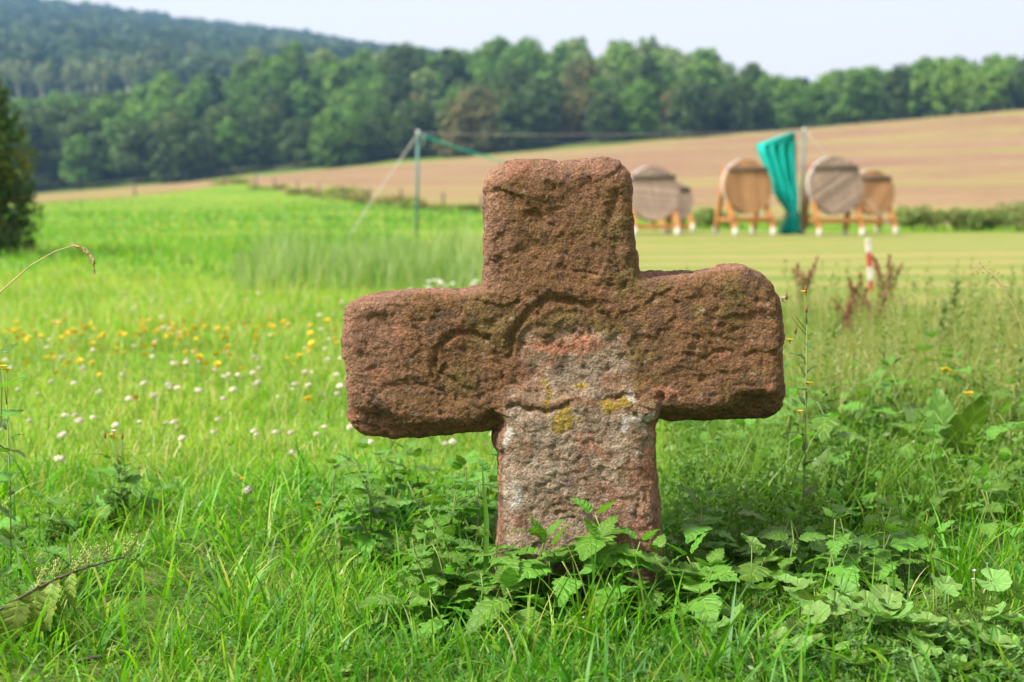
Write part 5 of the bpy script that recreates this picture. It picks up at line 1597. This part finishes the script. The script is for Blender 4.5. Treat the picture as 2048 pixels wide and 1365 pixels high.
def tufts(spec):
    parts = []
    for px_, y, n, hr, wr, br in spec:
        x = pxx(px_, y)
        X_ = x + rs.normal(0, .03, n); Y_ = y + rs.normal(0, .03, n)
        c = pal_pick(n, (6, 5, 3, 2, 1, .3), rs)
        parts.append(blades(np.stack([X_, Y_, zt(X_, Y_) - .01], 1), rs.uniform(*hr, n), rs.uniform(*wr, n), rs.uniform(0, 6.28, n), rs.uniform(0, .35, n), rs.uniform(*br, n), 7, c, rs=rs))
    return join(parts)
v_, f_, c_ = tufts([(1140, 3.12, 26, (.14, .30), (.004, .007), (.3, 2.0)), (1215, 3.10, 30, (.15, .30), (.004, .007), (.2, 1.8)), (1050, 3.08, 24, (.12, .26), (.004, .006), (.4, 2.0)),
                    (1270, 3.14, 18, (.14, .28), (.004, .006), (.2, 1.2)), (960, 3.05, 24, (.10, .22), (.004, .006), (.4, 2.0)), (860, 3.02, 30, (.08, .20), (.004, .006), (.4, 2.0)),
                    (700, 3.0, 30, (.08, .18), (.004, .007), (.4, 2.0)), (560, 2.98, 30, (.08, .18), (.004, .007), (.4, 2.0)), (640, 3.3, 30, (.08, .2), (.004, .006), (.4, 2.0)),
                    (1080, 2.92, 34, (.08, .18), (.004, .006), (.4, 2.0)), (1640, 3.25, 24, (.12, .24), (.003, .005), (.2, 1.2)), (1800, 3.3, 26, (.12, .26), (.004, .006), (.3, 1.6)),
                    (1930, 3.5, 30, (.16, .34), (.004, .007), (.3, 1.6)), (1985, 3.6, 30, (.16, .36), (.004, .007), (.3, 1.6)), (2030, 3.45, 26, (.14, .32), (.004, .007), (.3, 1.6)),
                    (1520, 3.0, 26, (.08, .18), (.004, .007), (.5, 2.0)), (330, 3.05, 30, (.08, .18), (.004, .006), (.4, 2.0)), (180, 3.1, 30, (.1, .22), (.004, .006), (.4, 1.8)),
                    (90, 3.25, 30, (.12, .24), (.003, .005), (.3, 1.4)), (430, 3.2, 26, (.08, .18), (.004, .006), (.4, 2.0)), (1400, 2.95, 30, (.07, .15), (.004, .006), (.4, 2.0)),
                    (240, 4.4, 24, (.12, .26), (.004, .006), (.3, 1.4)), (370, 4.3, 30, (.10, .22), (.004, .006), (.3, 1.4)), (1720, 4.4, 30, (.15, .34), (.004, .007), (.3, 1.6)), (1850, 4.6, 30, (.15, .36), (.004, .007), (.3, 1.6))])
tag(obj('long_grass', mesh_np('long_grass', v_, f_, M['blade'], True, c_)), 'long arching grass blades in tufts before the cross and nettles', 'grass', kind='stuff')

# ------------------------------------------------------------------ haze
m, n, l = new_mat('haze_air')
o_ = n.new('ShaderNodeOutputMaterial'); pv = n.new('ShaderNodeVolumePrincipled')
pv.inputs['Color'].default_value = (0.30, 0.58, 1.0, 1)
pv.inputs['Density'].default_value = 0.00026
pv.inputs['Anisotropy'].default_value = 0.2
l.new(pv.outputs[0], o_.inputs['Volume'])
hz = MB().add([(sx * 1650, yy, zz) for sx in (-1, 1) for yy in (-60, 2000) for zz in (-6, 260)],
              [(0, 1, 3, 2), (4, 6, 7, 5), (0, 4, 5, 1), (2, 3, 7, 6), (0, 2, 6, 4), (1, 5, 7, 3)]).build('haze', m, smooth=False)
tag(hz, 'thin pale haze over the fields and wooded hills', 'haze', kind='stuff')
